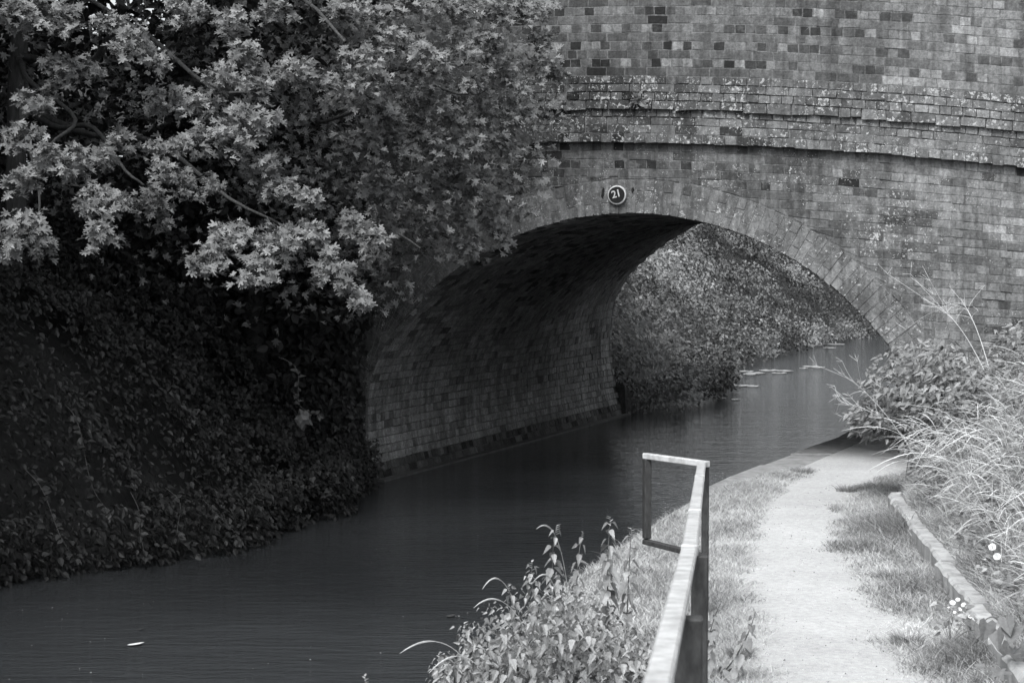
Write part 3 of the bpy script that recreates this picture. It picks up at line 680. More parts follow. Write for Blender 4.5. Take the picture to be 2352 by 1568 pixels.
canA = [(np.array([-5.6, 15.2, 6.5]), (4.6, 4.2, 1.9), 15000, 0.15), (np.array([-8.8, 13.0, 4.6]), (3.2, 5.0, 2.8), 6500, 0.16), (np.array([-8.0, 19.6, 5.0]), (5.2, 1.8, 4.6), 9000, 0.19), (np.array([-6.8, 10.6, 6.3]), (3.0, 2.6, 1.8), 6000, 0.15)]  # crown masses out of view, spread and thickened to shade the left bank
tb = np.array([-4.45, 16.6, 1.4]); tp = np.array([tb, at(38, 240, 16.6) + [0, 0, 0], at(40, 130, 16.6), at(55, -40, 16.5), at(90, -320, 16.3), at(140, -700, 16.0)])
tp[0] = at(34, 760, 16.6)
anchA = tp[3]
def limb(a, b, c, r0, r1):
    P_ = bez(np.asarray(a), np.asarray(b) + [0, 0.8, 0], np.asarray(c) + [0, 0.45, 0], 16); k_ = np.linspace(0, 1, 16) * (1 - np.linspace(0, 1, 16)) * 4
    return (P_ + (0.09 * np.sin(np.linspace(0, 9, 16)) * k_)[:, None] * rng.normal(0, 1, 3), np.linspace(r0, r1, 16) * 0.7)
limA = [limb(tp[2], at(300, 60, 15), at(560, 200, 12.2), 0.05, 0.012), limb(tp[1], at(200, 300, 15), at(300, 420, 12), 0.045, 0.01), limb(tp[3], at(200, -60, 14), at(330, 120, 11.6), 0.045, 0.01),
        limb(tp[1], at(350, 330, 15.5), at(640, 520, 11.4), 0.05, 0.01), limb(tp[2], at(120, 250, 14), at(80, 400, 11.2), 0.035, 0.01), limb(tp[4], at(500, -150, 15), at(780, 80, 12.8), 0.06, 0.014), limb(tp[2], at(10, 250, 14), at(40, 540, 11), 0.03, 0.008)]
make_tree('maple tree on the left bank with pale sprays hanging over the dark water', tp[0], tp, np.array([0.11, 0.085, 0.08, 0.075, 0.06, 0.03]), clA, fillA, canA, anchA, 8, limA)
# --- maple leaning against the bridge
clB = [(800, 20, 60, 40, 12.6), (880, 40, 70, 45, 12.8), (960, 20, 70, 40, 13.0), (1050, 25, 70, 40, 13.3), (1130, 30, 60, 45, 13.6), (1205, 30, 50, 40, 14.0), (1240, 90, 36, 40, 14.2), (1255, 20, 22, 28, 14.2), (1278, 165, 24, 20, 14.3), (1235, 150, 46, 36, 14.2),
       (830, 130, 55, 40, 12.2), (860, 170, 60, 45, 12.1), (930, 110, 66, 45, 12.5), (970, 105, 26, 22, 12.0), (1010, 160, 62, 45, 12.8), (1090, 110, 66, 50, 13.3), (1160, 110, 60, 50, 13.7), (1170, 190, 60, 50, 13.8), (1090, 200, 60, 50, 13.3),
       (800, 230, 55, 40, 12.4), (880, 250, 60, 45, 12.6), (960, 240, 60, 45, 12.9), (1040, 270, 60, 45, 13.2), (1130, 265, 60, 50, 13.7), (1200, 270, 46, 45, 14.0), (1255, 262, 46, 24, 14.2), (1180, 340, 34, 36, 13.9), (1120, 345, 60, 45, 13.5), (1060, 345, 60, 40, 13.2),
       (980, 330, 60, 45, 12.9), (890, 330, 60, 45, 12.7), (820, 330, 50, 40, 12.7), (1050, 420, 60, 45, 13.4), (1110, 430, 48, 45, 13.7), (1130, 500, 34, 40, 13.9), (1150, 540, 16, 20, 13.9), (1070, 510, 50, 45, 13.7), (1075, 565, 44, 26, 13.6),
       (990, 430, 55, 50, 13.3), (920, 430, 55, 50, 13.1), (850, 430, 55, 45, 13.0), (1000, 520, 52, 50, 13.6), (930, 505, 50, 42, 13.5), (870, 500, 46, 45, 13.3), (850, 570, 35, 40, 13.6)]
fillB = [(at(950, 250, 16.2), (1.4, 1.0, 1.4), 2000, 0.075), (at(820, 420, 16.8), (1.3, 1.0, 1.3), 1500, 0.075), (at(1080, 300, 16.4), (0.7, 0.7, 1.2), 1500, 0.072), (at(820, 500, 17.4), (0.8, 0.7, 0.8), 500, 0.07)]
canB = [(np.array([-2.2, 15.9, 5.9]), (2.3, 2.4, 1.2), 2600, 0.12)]
tq = np.array([at(560, 800, 20.6), at(570, 500, 20.0), at(640, 250, 19.4), at(740, 0, 18.4), at(790, -300, 17.4)])
limB = [limb(tq[2], at(900, 160, 16), at(1180, 180, 14), 0.05, 0.01), limb(tq[1], at(880, 330, 16), at(1080, 420, 13.8), 0.045, 0.01), limb(tq[3], at(950, -50, 15.5), at(1200, 40, 14.2), 0.045, 0.01), limb(tq[2], at(780, 280, 16), at(860, 200, 12.5), 0.04, 0.01), limb(tq[1], at(850, 480, 16), at(960, 570, 14), 0.035, 0.008)]
make_tree('dense maple tree whose leaves cover the left end of the brick bridge', tq[0], tq, np.array([0.13, 0.11, 0.1, 0.085, 0.06]), clB, fillB, canB, tq[2], 9, limB)

nb_ = np.array([-8.6, 6.3, 1.5]); shade_tree = thing('maple_tree', 'unseen maple added on the left bank near the camera to shade it', 'tree', nb_)  # out-of-view tree added to keep light off the left bank
V, Fc = tubes([np.array([[0, 0, -1.0], [0.1, 0, 2.5], [0.2, 0.1, 5.5]])], [np.array([0.2, 0.16, 0.08])], 8); obj('trunk', mesh_np('trunk', V, Fc, M['bark'], smooth=True), shade_tree)
n = 14000; v = nrm(rng.normal(0, 1, (n, 3))) * rng.random((n, 1)) ** 0.4 * np.array([4.0, 4.6, 3.8]) + np.array([-0.4, 0, 3.4])
stuff(obj('crown', leaf_mesh('crown', MAPLE, v, rng.normal(0, 0.6, (n, 3)) + [0, -0.3, 0.6], rng.normal(0, 1, (n, 3)), 0.17 * rng.uniform(0.7, 1.2, n), M['maple'], rng.beta(2, 2, n)), shade_tree))
M['infill'] = leaf_material('shade_infill_leaf', 0.02, 0.045, 0.5, 0.1, 0.2)  # near-black leaf colour stands in for deep shade behind the maple
for (bx_, by_, h_, rx_, ry_, nn_, lab) in ((-5.6, 18.3, 7.4, 2.6, 1.0, 12000, 'dark evergreen tree added behind the hanging maple sprays, gloom put into its leaf colour'), (-2.6, 18.6, 5.2, 1.5, 0.8, 5500, 'dark evergreen tree added against the left end of the bridge, coloured as shade'), (-8.6, 16.5, 8.0, 2.1, 2.2, 8000, 'dark evergreen tree added at the left edge behind the maple trunk, coloured as shade')):
    b0 = np.array([bx_, by_, 1.2]); t = thing('shade_infill_tree', lab, 'tree', b0, 'dark infill trees added on the left bank')
    V, Fc = tubes([np.array([[0, 0, -0.6], [0.05, 0, h_ * 0.4], [0, 0.05, h_ * 0.85]])], [np.array([0.11, 0.09, 0.04])], 8); obj('trunk', mesh_np('trunk', V, Fc, M['soil'], smooth=True), t)
    v = nrm(rng.normal(0, 1, (nn_, 3))) * rng.random((nn_, 1)) ** 0.45 * np.array([rx_, ry_, h_ * 0.5]) + np.array([0, 0, h_ * 0.42])
    stuff(obj('crown', leaf_mesh('crown', OVAL, v, rng.normal(0, 0.6, (nn_, 3)) + [0, -0.3, 0.6], rng.normal(0, 0.8, (nn_, 3)) + [0, -0.2, -0.5], 0.11 * rng.uniform(0.7, 1.2, nn_), M['infill'], rng.random(nn_)), t))
# ---------------------------------------------------------------- ground cover on the left bank, ivy, far bank
def vnoise(x, y, s, seed=0):
    """cheap smooth value noise"""
    r = np.random.default_rng(seed).random((64, 64)); x = x * s; y = y * s; xi, yi = np.floor(x).astype(int), np.floor(y).astype(int); fx, fy = sstep(x - xi), sstep(y - yi)
    g = lambda a, b: r[a % 64, b % 64]
    return (g(xi, yi) * (1 - fx) + g(xi + 1, yi) * fx) * (1 - fy) + (g(xi, yi + 1) * (1 - fx) + g(xi + 1, yi + 1) * fx) * fy
def bank_leaves(Y0, Y1, dmax, n, bulge, seed, dens=None):
    Y = rng.uniform(Y0, Y1, n); d = rng.random(n) ** 1.15 * (dmax + 0.35) - 0.35; X = left(Y) - d
    z_ = np.where(d > 0, lbank(np.maximum(d, 0), Y), 0.02)
    lump = vnoise(Y + 50, d + 20, 1.6, seed) * 0.6 + vnoise(Y + 9, d + 33, 4.5, seed + 1) * 0.4
    nn = np.stack([np.full(n, 0.62), np.full(n, -0.25), np.full(n, 0.65)], 1)
    h = bulge * lump + rng.uniform(0, 0.10, n)
    p = np.stack([X, Y, z_], 1) + nrm(nn) * h[:, None]; p[:, 2] = np.where(d < 0.15, 0.02 + rng.random(n) ** 1.3 * 0.45, p[:, 2])
    return p, nn + rng.normal(0, 0.42, (n, 3)), np.array([0.55, -0.3, -0.6]) + rng.normal(0, 0.5, (n, 3))
p, nn, aa = bank_leaves(8.5, 19.25, 5.5, 105000, 0.6, 3)
u_, v_ = uv_of(p); keep = ~((v_ > -0.12) & (u_ > -3.0)); p, nn, aa = p[keep], nn[keep], aa[keep]
right_part = p[:, 1] > 15.6 + rng.normal(0, 0.5, len(p))
q = ~right_part
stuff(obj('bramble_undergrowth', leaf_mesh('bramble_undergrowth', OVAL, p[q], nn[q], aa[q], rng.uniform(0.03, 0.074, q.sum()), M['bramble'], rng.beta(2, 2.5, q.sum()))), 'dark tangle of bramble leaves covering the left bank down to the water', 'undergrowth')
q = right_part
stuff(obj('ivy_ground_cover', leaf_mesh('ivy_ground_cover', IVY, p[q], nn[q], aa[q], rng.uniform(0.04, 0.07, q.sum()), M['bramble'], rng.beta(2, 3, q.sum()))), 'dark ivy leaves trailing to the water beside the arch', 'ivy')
# ivy climbing the left flank of the arch and face
n = 9000; uu = -2.75 - rng.random(n) ** 1.3 * 2.2 + rng.normal(0, 0.05, n); zz = rng.uniform(0.02, 3.3, n)
edge_u = np.interp(zz, [0, 0.6, 1.2, 1.8, 2.4, 3.3], [-2.78, -2.86, -2.85, -2.72, -2.4, -1.9]) + 0.10 * (vnoise(zz + 3, zz * 0 + 2, 2.5, 7) - 0.5)
uu = np.minimum(uu, edge_u - np.abs(rng.normal(0, 0.12, n)))
pv = W(uu, -0.05 - rng.random(n) * 0.25, zz)
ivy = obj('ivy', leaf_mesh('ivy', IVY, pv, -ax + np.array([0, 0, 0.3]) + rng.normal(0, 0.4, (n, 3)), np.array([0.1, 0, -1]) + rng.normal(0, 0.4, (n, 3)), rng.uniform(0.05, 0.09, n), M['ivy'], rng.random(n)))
stuff(ivy, 'ivy climbing the left flank of the brick arch', 'ivy')
# pale bare creeper stems hanging over the arch edge
cs0 = ring_pt(-S_BASE + 2.2, 0.25, -0.05); cst = thing('creeper', 'bare dry creeper whose thin stems cross the left flank of the arch ring', 'creeper', cs0)
for k in range(7):
    s0 = -S_BASE + 1.3 + 0.16 * k + rng.normal(0, 0.04); a_ = ring_pt(s0 + 0.9, 0.25, -0.05); b_ = ring_pt(s0, 0.03, -0.06); m_ = 0.5 * (a_ + b_) + rng.normal(0, 0.06, 3) - ax * 0.05
    V, Fc = tubes([bez(a_, m_, b_, 10) - cs0], [np.linspace(0.004, 0.0015, 10)], 3); obj('stem', mesh_np('stem', V, Fc, M['stem']), cst)
# far bank
def bank_far(n, size, Y0, Y1, dmax):
    Y = Y0 + (Y1 - Y0) * rng.random(n) ** 1.3; d = rng.random(n) ** 1.1 * dmax - 0.7; X = left(Y) - d
    lump = vnoise(Y * 0.8 + 7, d + 5, 0.55, 11) * 0.6 + vnoise(Y + 1, d * 1.6 + 3, 1.5, 12) * 0.4
    z_ = np.where(d > 0, lbank(np.maximum(d, 0), Y), 0.0); nn = np.stack([np.full(n, 0.6), np.full(n, -0.45), np.full(n, 0.5)], 1)
    p = np.stack([X, Y, z_], 1) + nrm(nn) * (3.2 * np.clip(lump - 0.25, 0, 1) ** 1.2 + rng.uniform(0, 0.22, n))[:, None] * np.clip((d + 0.7) / 0.9, 0.3, 1)[:, None]
    p[:, 2] = np.where(d < 0.5, np.maximum(p[:, 2] * rng.random(n) ** 0.7 + rng.random(n) * 0.5, 0.02), p[:, 2])
    pale = vnoise(Y * 0.6 + 3, d * 1.2 + p[:, 0] * 0.3 + 40, 0.5, 13)
    return p, nn * 0.6 + rng.normal(0, 0.5, (n, 3)), rng.normal(0, 0.6, (n, 3)) + np.array([0.3, -0.2, -0.5]), size * rng.uniform(0.6, 1.25, n), lump, pale
p, nn, aa, sz, lm, pale = bank_far(110000, 0.085, 27.9, 66, 9.0)
u_, v_ = uv_of(p); kp = (v_ > BL + 0.12); p, nn, aa, sz, lm, pale = p[kp], nn[kp], aa[kp], sz[kp], lm[kp], pale[kp]
mc, mp, mn, ma, ms, mt = [], [], [], [], [], []
for k in range(46):
    Y = 28.6 + 32 * rng.random() ** 1.4; d = rng.uniform(0.1, 7.0); rr = np.array([rng.uniform(0.5, 1.1), rng.uniform(0.7, 1.6), rng.uniform(0.5, 1.0)]) * (0.7 + 0.012 * Y); m = int(700 + 900 * rr[0])
    c = np.array([left(Y) - d, Y, float(lbank(d, Y)) + 0.25]); v = nrm(rng.normal(0, 1, (m, 3))); q_ = v * (1 - 0.35 * rng.random((m, 1)) ** 2) * rr; q_[:, 2] -= 0.25 * (q_[:, 0] ** 2)
    mp.append(c + q_); mn.append(v + rng.normal(0, 0.45, (m, 3)) + [0.1, -0.2, 0.3]); ma.append(rng.normal(0, 0.5, (m, 3)) + [0.2, -0.2, -0.7]); ms.append(0.095 * rng.uniform(0.6, 1.3, m)); mt.append(np.clip(rng.beta(2, 2.4, m) * 0.7 + rng.normal(0.0, 0.16), 0, 1))
base_t = np.clip(rng.beta(2, 2.6, len(p)) * 0.7 + 0.9 * (pale - 0.45), 0, 1)
p, nn, aa, sz, tt_ = np.concatenate([p] + mp), np.concatenate([nn] + mn), np.concatenate([aa] + ma), np.concatenate([sz] + ms), np.concatenate([base_t] + mt)
tt_ = np.clip(0.35 * tt_ + 1.5 * (0.55 * vnoise(p[:, 1] * 0.5 + p[:, 0] * 0.4 + 60, p[:, 2] * 1.1 + 20, 0.9, 61) + 0.45 * vnoise(p[:, 1] * 0.8 + 30, p[:, 2] * 2.0 + p[:, 0] + 40, 1.6, 62) - 0.40), 0, 1)
u_, v_ = uv_of(p); kp = (v_ > BL + 0.12) & (p[:, 2] > 0.01); p, nn, aa, sz, tt_ = p[kp], nn[kp], aa[kp], sz[kp], tt_[kp]
stuff(obj('hedge_thicket', leaf_mesh('hedge_thicket', DIAM, p, nn, aa, sz, M['farleaf'], tt_)), 'overgrown thicket of climbing leaves on the far bank seen through the arch', 'thicket')
# screen of trees at the far bend of the canal
for k, (x0, y0, h0, r0, lab) in enumerate(((14, 76, 7, 5, 'leafy tree at the far bend of the canal, straight beyond the arch'), (24, 74, 7, 5.5, 'broad leafy tree at the far bend on the towpath side'), (5, 66, 8, 4.5, 'tall leafy tree on the far bank above the thicket'))):
    b0 = np.array([x0, y0, 0.3]); t = thing('leafy_tree', lab, 'tree', b0, 'trees beyond the bridge')
    V, Fc = tubes([np.array([[0, 0, -1.0], [0.1, 0, h0 * 0.4], [0, 0.1, h0 * 0.9]])], [np.array([0.25, 0.2, 0.08])], 8); obj('trunk', mesh_np('trunk', V, Fc, M['bark'], smooth=True), t)
    n = 4500; v = nrm(rng.normal(0, 1, (n, 3))) * rng.random((n, 1)) ** 0.4 * np.array([r0, r0 * 0.7, h0 * 0.55]) + np.array([0, 0, h0 * 0.55])
    stuff(obj('crown', leaf_mesh('crown', OVAL, v, rng.normal(0, 0.6, (n, 3)) + [0, -0.3, 0.6], rng.normal(0, 1, (n, 3)), 0.32 * rng.uniform(0.7, 1.2, n), M['farleaf'], rng.beta(2, 2, n)), t))

# ---------------------------------------------------------------- grasses
def blades(pos, lean, hgt, wid, tone, name, mat, segs=3):
    n = len(pos); yaw = rng.uniform(0, 2 * math.pi, n); side = np.stack([np.cos(yaw), np.sin(yaw), np.zeros(n)], 1)
    V = []
    for k in range(segs + 1):
        t = k / segs; c = pos + ez * (hgt * t * (1 - 0.25 * t))[:, None] + lean * (hgt * t * t)[:, None]
        wv = (wid * (1 - t) ** 0.7)[:, None] * side
        if k < segs: V += [c - wv, c + wv]
        else: V += [c]
    V = np.stack(V, 1); k_ = V.shape[1]; tf = []
    for k in range(segs - 1): a = 2 * k; tf += [[a, a + 1, a + 3], [a, a + 3, a + 2]]
    tf += [[2 * (segs - 1), 2 * (segs - 1) + 1, 2 * segs]]
    Fc = (np.array(tf)[None] + (np.arange(n) * k_)[:, None, None]).reshape(-1, 3)
    return mesh_np(name, V.reshape(-1, 3), Fc, mat, {'tone': np.repeat(tone, k_)})
def strip_points(n, fa, fb, Y0, Y1, power=1.0):
    Y = Y0 + (Y1 - Y0) * rng.random(n) ** power; t = rng.random(n); a, b = fa(Y), fb(Y); X = a + (b - a) * t
    return X, Y, t
# left verge between coping and path, right verge between path and edging: density fades into the gravel along a ragged line
def ragged(X, Y, k): return 0.20 * (vnoise(X * 0.7 + 11 + k, Y + 3, 1.1, 31 + k) - 0.5) + 0.20 * (vnoise(X + 5, Y + k, 3.7, 41 + k) - 0.5) + 0.10 * (vnoise(X + 2, Y, 11, 51 + k) - 0.5)
X, Y, t = strip_points(90000, lambda Y: edge(Y) + np.interp(Y, [6, 13, 16, 17.2, 18], [0.03, 0.03, 0.12, 0.3, 0.45]), lambda Y: pathL(Y) + 0.25, 5.5, 17.6, 1.1)
s_ = pathL(Y) - X + 0.14 + 0.7 * ragged(X, Y, 0); m_ = rng.random(len(X)) < np.clip(s_ / 0.10 + 0.12, 0.015, 1); X, Y, s_ = X[m_], Y[m_], s_[m_]; patch = 0.3 * vnoise(X + 8, Y + 2, 2.2, 4) + 0.35 * vnoise(X * 1.3 + 8, Y + 2, 6, 14) + 0.35 * vnoise(X + 8, Y + 5, 15, 15)
stuff(obj('grass', blades(np.stack([X, Y, gz(X, Y) + 0.0], 1), rng.normal(0, 0.65, (len(X), 3)) * [1, 1, 0.1], rng.uniform(0.03, 0.085, len(X)) * (0.6 + 0.9 * patch) * np.clip(0.45 + s_ * 3, 0.4, 1), rng.uniform(0.0016, 0.0034, len(X)), np.clip(rng.beta(2, 2, len(X)) * 0.85 + 0.8 * (0.62 - patch), 0, 1), 'grass', M['verge'])), 'short dry grass verge between the canal edge and the path', 'grass')
X, Y, t = strip_points(80000, lambda Y: pathR(Y) - 0.3, lambda Y: kerb(Y) - 0.03, 5.5, 17.0, 1.15)
s_ = X - pathR(Y) + 0.07 + ragged(X, Y, 7) * 1.25; m_ = rng.random(len(X)) < np.clip(s_ / 0.10 + 0.12, 0.02, 1); X, Y, s_ = X[m_], Y[m_], s_[m_]; patch = 0.65 * vnoise(X + 3, Y + 9, 1.7, 5) + 0.35 * vnoise(X + 1, Y + 2, 5, 6)
far_ = sstep((Y - 10.5) / 3)
stuff(obj('grass', blades(np.stack([X, Y, gz(X, Y)], 1), rng.normal(0, 0.65, (len(X), 3)) * [1, 1, 0.1], rng.uniform(0.025, 0.09, len(X)) * (0.35 + 1.5 * patch ** 1.5 + 0.5 * far_) * np.clip(0.4 + s_ * 2.2, 0.35, 1.9), rng.uniform(0.002, 0.004, len(X)), np.clip(rng.beta(2, 2, len(X)) * 0.85 + 1.3 * (0.52 - patch) - 0.25 * far_, 0, 1), 'grass', M['verge'])), 'rough grass verge between the path and its edging boards', 'grass')
# scattered broad leaved tufts
for k, (px, py, r_, lab) in enumerate(((1700, 1512, 0.06, 'darkest grass tuft growing out of the gravel near the bottom'), (2085, 1480, 0.09, 'low round grass tuft at the edge of the path'), (1840, 1088, 0.10, 'grass tuft against the coping where the verge ends'), (1945, 1130, 0.09, 'grass tuft jutting into the path below the bush'), (1990, 1215, 0.12, 'long bladed tuft on the right verge beside the edging'), (2060, 1330, 0.14, 'tallest grass tuft in front of the edging boards'))):
    c = on_plane(px, py, 0.31); n = 260; a = rng.uniform(0, 6.28, n); q_ = rng.random(n) ** 0.6 * r_; p_ = c + np.stack([np.cos(a) * q_, np.sin(a) * q_ * 0.8, np.zeros(n)], 1)
    tag(obj('grass_tuft', blades(p_ - c, np.stack([np.cos(a), np.sin(a), np.zeros(n)], 1) * (0.3 + 0.8 * rng.random((n, 1))), rng.uniform(0.04, 0.11, n), rng.uniform(0.0018, 0.0032, n), np.clip(rng.beta(2, 4, n) * 0.6, 0, 1), 'grass_tuft', M['verge'], 4), None, c), lab, 'grass tuft', 'grass tufts along the path')
# bank grass right of the edging
X, Y, t = strip_points(115000, lambda Y: kerb(Y) + 0.03, lambda Y: kerb(Y) + 2.0, 7.0, 17.2, 1.0)
patch = vnoise(X + 13, Y + 9, 1.8, 6); hh = rng.uniform(0.06, 0.26, len(X)) * np.clip(0.35 + 1.5 * (X - kerb(Y)), 0.3, 1.7) * (0.6 + 0.8 * patch)
stuff(obj('grass', blades(np.stack([X, Y, gz(X, Y) - 0.01], 1), rng.normal(0, 0.7, (len(X), 3)) * [1, 1, 0.25] + [-0.35, -0.15, -0.1], hh, rng.uniform(0.002, 0.0045, len(X)), np.clip(rng.beta(2, 1.6, len(X)) * 0.9 + 0.6 * (0.55 - patch), 0, 1), 'grass', M['verge'], 4)), 'bleached grass over the bank right of the path edging', 'grass')
# long seeding grass arching over the bank
paths, rad = [], []
for i in range(3600):
    Y = rng.uniform(8.6, 16.6); X = kerb(Y) + 0.2 + rng.random() * 2.0; b0 = np.array([X, Y, float(gz(X, Y))]); h = rng.uniform(0.2, 0.7) * np.interp(Y, [8.6, 10.5, 13, 17], [0.5, 0.9, 1.1, 1.05]); a_ = math.pi + rng.normal(0.35, 0.9); dr = np.array([math.cos(a_), math.sin(a_), 0])
    reach = h * rng.uniform(0.3, 1.15); e = b0 + dr * reach + ez * h * rng.uniform(0.3, 1.0); m = b0 + dr * reach * rng.uniform(0.1, 0.4) + ez * h * rng.uniform(0.8, 1.1)
    P_ = bez(b0, m, e, 11); paths.append(P_); rad.append(np.array([0.0016] * 6 + ([0.0016, 0.0034, 0.0042, 0.003, 0.0008] if i % 3 else [0.0014, 0.0013, 0.0011, 0.0008, 0.0005])) * rng.uniform(0.5, 0.95))
V, Fc = tubes(paths, rad, 3)
stuff(obj('seeding_grass', mesh_np('seeding_grass', V, Fc, M['straw'], {'tone': np.repeat(rng.uniform(0.35, 1, len(paths)), 33)})), 'tall bleached seeding grass arching down the bank at right', 'grass')
# flat bleached blades tangled between the stalks
X, Y, t = strip_points(14000, lambda Y: kerb(Y) + 0.12, lambda Y: kerb(Y) + 2.1, 8.0, 17.0, 1.0)
n = len(X); hh = rng.uniform(0.2, 0.6, n) * np.interp(Y, [8, 10.5, 13, 17], [0.45, 0.8, 1.1, 1.1]) * np.clip(0.45 + (X - kerb(Y)), 0.4, 1.1)
stuff(obj('tall_grass', blades(np.stack([X, Y, gz(X, Y) - 0.01], 1), rng.normal(0, 0.6, (n, 3)) * [1, 1, 0.3] + [-0.4, -0.2, -0.15], hh, rng.uniform(0.002, 0.0048, n), np.clip(rng.beta(1.6, 1.4, n), 0, 1), 'tall_grass', M['verge'], 6)), 'tangled flat grass blades between the seeding stalks at right', 'grass')
# leafy weeds among it
n = 22000; Y = rng.uniform(8.6, 17.2, n); d = rng.random(n) * 2.0; X = kerb(Y) + 0.12 + d; patch = vnoise(X + 2, Y + 4, 1.3, 9)
kp = patch > 0.36 - 0.25 * sstep((Y - 13.5) / 2); X, Y, patch, d = X[kp], Y[kp], patch[kp], d[kp]; n = len(X)
hg = rng.random(n) * (0.25 + 0.75 * patch) * np.interp(Y, [9, 12, 15, 17], [0.35, 0.7, 1.15, 1.2]) * np.clip(0.3 + d, 0.3, 1)
stuff(obj('weeds', leaf_mesh('weeds', NETTLE, np.stack([X - 0.25 * hg, Y, gz(X, Y) + hg], 1), rng.normal(0, 0.45, (n, 3)) + [-0.2, -0.3, 0.8], rng.normal(0, 0.7, (n, 3)) + [-0.4, -0.3, -0.35], rng.uniform(0.045, 0.09, n), M['nettle'], np.clip(rng.beta(2, 2, n) * 0.9 - 0.15, 0, 1))), 'leafy weeds growing through the grass on the right bank', 'weeds')
# bramble bush standing in front of the right foot of the arch
bb = np.array([3.55, 16.3, 0.35]); bush = thing('bramble_bush', 'leafy bush leaning over the path at the right foot of the arch', 'bush', bb)
n = 2300; v = nrm(rng.normal(0, 1, (n, 3))) * rng.random((n, 1)) ** 0.4
pb = at(2140, 915, 15.2) + v * np.array([0.6, 0.6, 0.5]); ex = at(2020, 960, 15.4) + nrm(rng.normal(0, 1, (600, 3))) * rng.random((600, 1)) ** 0.5 * np.array([0.28, 0.4, 0.18]); ex2 = at(2230, 960, 14.6) + nrm(rng.normal(0, 1, (1100, 3))) * rng.random((1100, 1)) ** 0.5 * np.array([0.45, 0.5, 0.5])
pb = np.concatenate([pb, ex, ex2]); n = len(pb)
stuff(obj('foliage', leaf_mesh('foliage', NETTLE, pb - bb, rng.normal(0, 0.45, (n, 3)) + [-0.2, -0.4, 0.75], rng.normal(0, 0.6, (n, 3)) + [-0.5, -0.2, -0.4], rng.uniform(0.05, 0.1, n), M['nettle'], np.clip(rng.beta(2, 2.4, n) - 0.1, 0, 1)), bush))
st = [bez(bb + rng.normal(0, 0.12, 3) * [1, 1, 0], bb + np.array([0, 0, 0.7]), pb[int(rng.integers(0, n))] - 0, 8) - bb for _ in range(14)]
V, Fc = tubes(st, [np.linspace(0.006, 0.002, 8)] * len(st), 4); stuff(obj('stems', mesh_np('stems', V, Fc, M['stem']), bush))

# ---------------------------------------------------------------- single plants
def nettle(base, tip, label, leafs=0.075, nodes=9, bend=0.1, name='nettle_plant', cat='nettle', tpl=NETTLE, group='nettles by the handrail', lo=0.2):
    base = np.asarray(base, float); tip = np.asarray(tip, float); t = thing(name, label, cat, base, group)
    H = np.linalg.norm(tip - base); m = 0.5 * (base + tip) + rng.normal(0, bend, 3) * H * [1, 1, 0.2]; P_ = bez(base, m, tip, 14) - base
    V, Fc = tubes([P_], [np.linspace(0.0045, 0.0018, 14)], 5); obj('stem', mesh_np('stem', V, Fc, M['stem'], smooth=True), t)
    pos, nor, axs, sz, tn = [], [], [], [], []
    for i in range(nodes):
        f = lo + (1 - lo) * (i + 0.5) / nodes; c = P_[0] * 0 + np.array([np.interp(f, np.linspace(0, 1, 14), P_[:, k]) for k in range(3)])
        ang0 = i * math.pi / 2 + rng.normal(0, 0.3)
        size = leafs * 1.35 * (1.1 - 0.7 * f ** 2) * rng.uniform(0.8, 1.15)
        for s in (0, math.pi):
            a = ang0 + s; dv = np.array([math.cos(a), math.sin(a), -0.35 - 0.3 * (1 - f) + 0.5 * (f > 0.9)]) + rng.normal(0, 0.15, 3)
            dv[2] -= 0.45; pos.append(c + dv * 0.012); axs.append(dv); nor.append(np.array([math.cos(a) * 0.9, math.sin(a) * 0.9 - 0.35, 0.75]) + rng.normal(0, 0.25, 3)); sz.append(size); tn.append(rng.random())
    for k in range(5):
        a = rng.uniform(0, 6.28); dv = np.array([math.cos(a), math.sin(a), 0.6]); pos.append(P_[-1] - ez * 0.01 * k); axs.append(dv); nor.append(np.array([-0.5 * math.cos(a), -0.5 * math.sin(a), 1])); sz.append(leafs * 0.33); tn.append(0.8)
    pos = np.array(pos) + base
    leaf_objects(tpl, pos, np.array(nor), np.array(axs), np.array(sz), M['nettle'], np.array(tn), t, base); return t
gp0 = None
gp = lambda px, Y: np.array([(px - CX) / F * Y, Y, float(gz((px - CX) / F * Y, Y))])
for (bx_, by_, tx, ty, lab, lf, nd) in (
    (1405, 9.3, 1402, 1188, 'tallest nettle stem standing upright left of the handrail loop', 0.085, 10),
    (1330, 9.1, 1278, 1208, 'nettle leaning left with its curled tip against the dark water', 0.08, 10),
    (1352, 9.2, 1338, 1222, 'slender nettle between the tallest stem and the leaning one', 0.07, 9),
    (1290, 8.9, 1222, 1290, 'nettle with drooping tip above the pale grass heads', 0.08, 8),
    (1245, 8.8, 1168, 1342, 'low spreading nettle at the edge of the water', 0.08, 8),
    (1180, 8.6, 1066, 1432, 'short nettle leaning far out over the water', 0.085, 8),
    (1120, 8.4, 1010, 1500, 'lowest nettle at the bottom of the clump by the water', 0.08, 7),
    (1440, 9.6, 1450, 1215, 'small broad leaved nettle on the canal edge beside the loop upright', 0.08, 4)):
    b0 = gp(bx_, by_); nettle(b0, at(tx, ty, by_ - 0.15), lab, lf, nd + 5)
nettle(gp(850, 7.6) * [1, 1, 0] + [0, 0, 0.05], at(838, 1552, 7.9), 'small plant tip poking up at the bottom edge over the water', 0.07, 6)
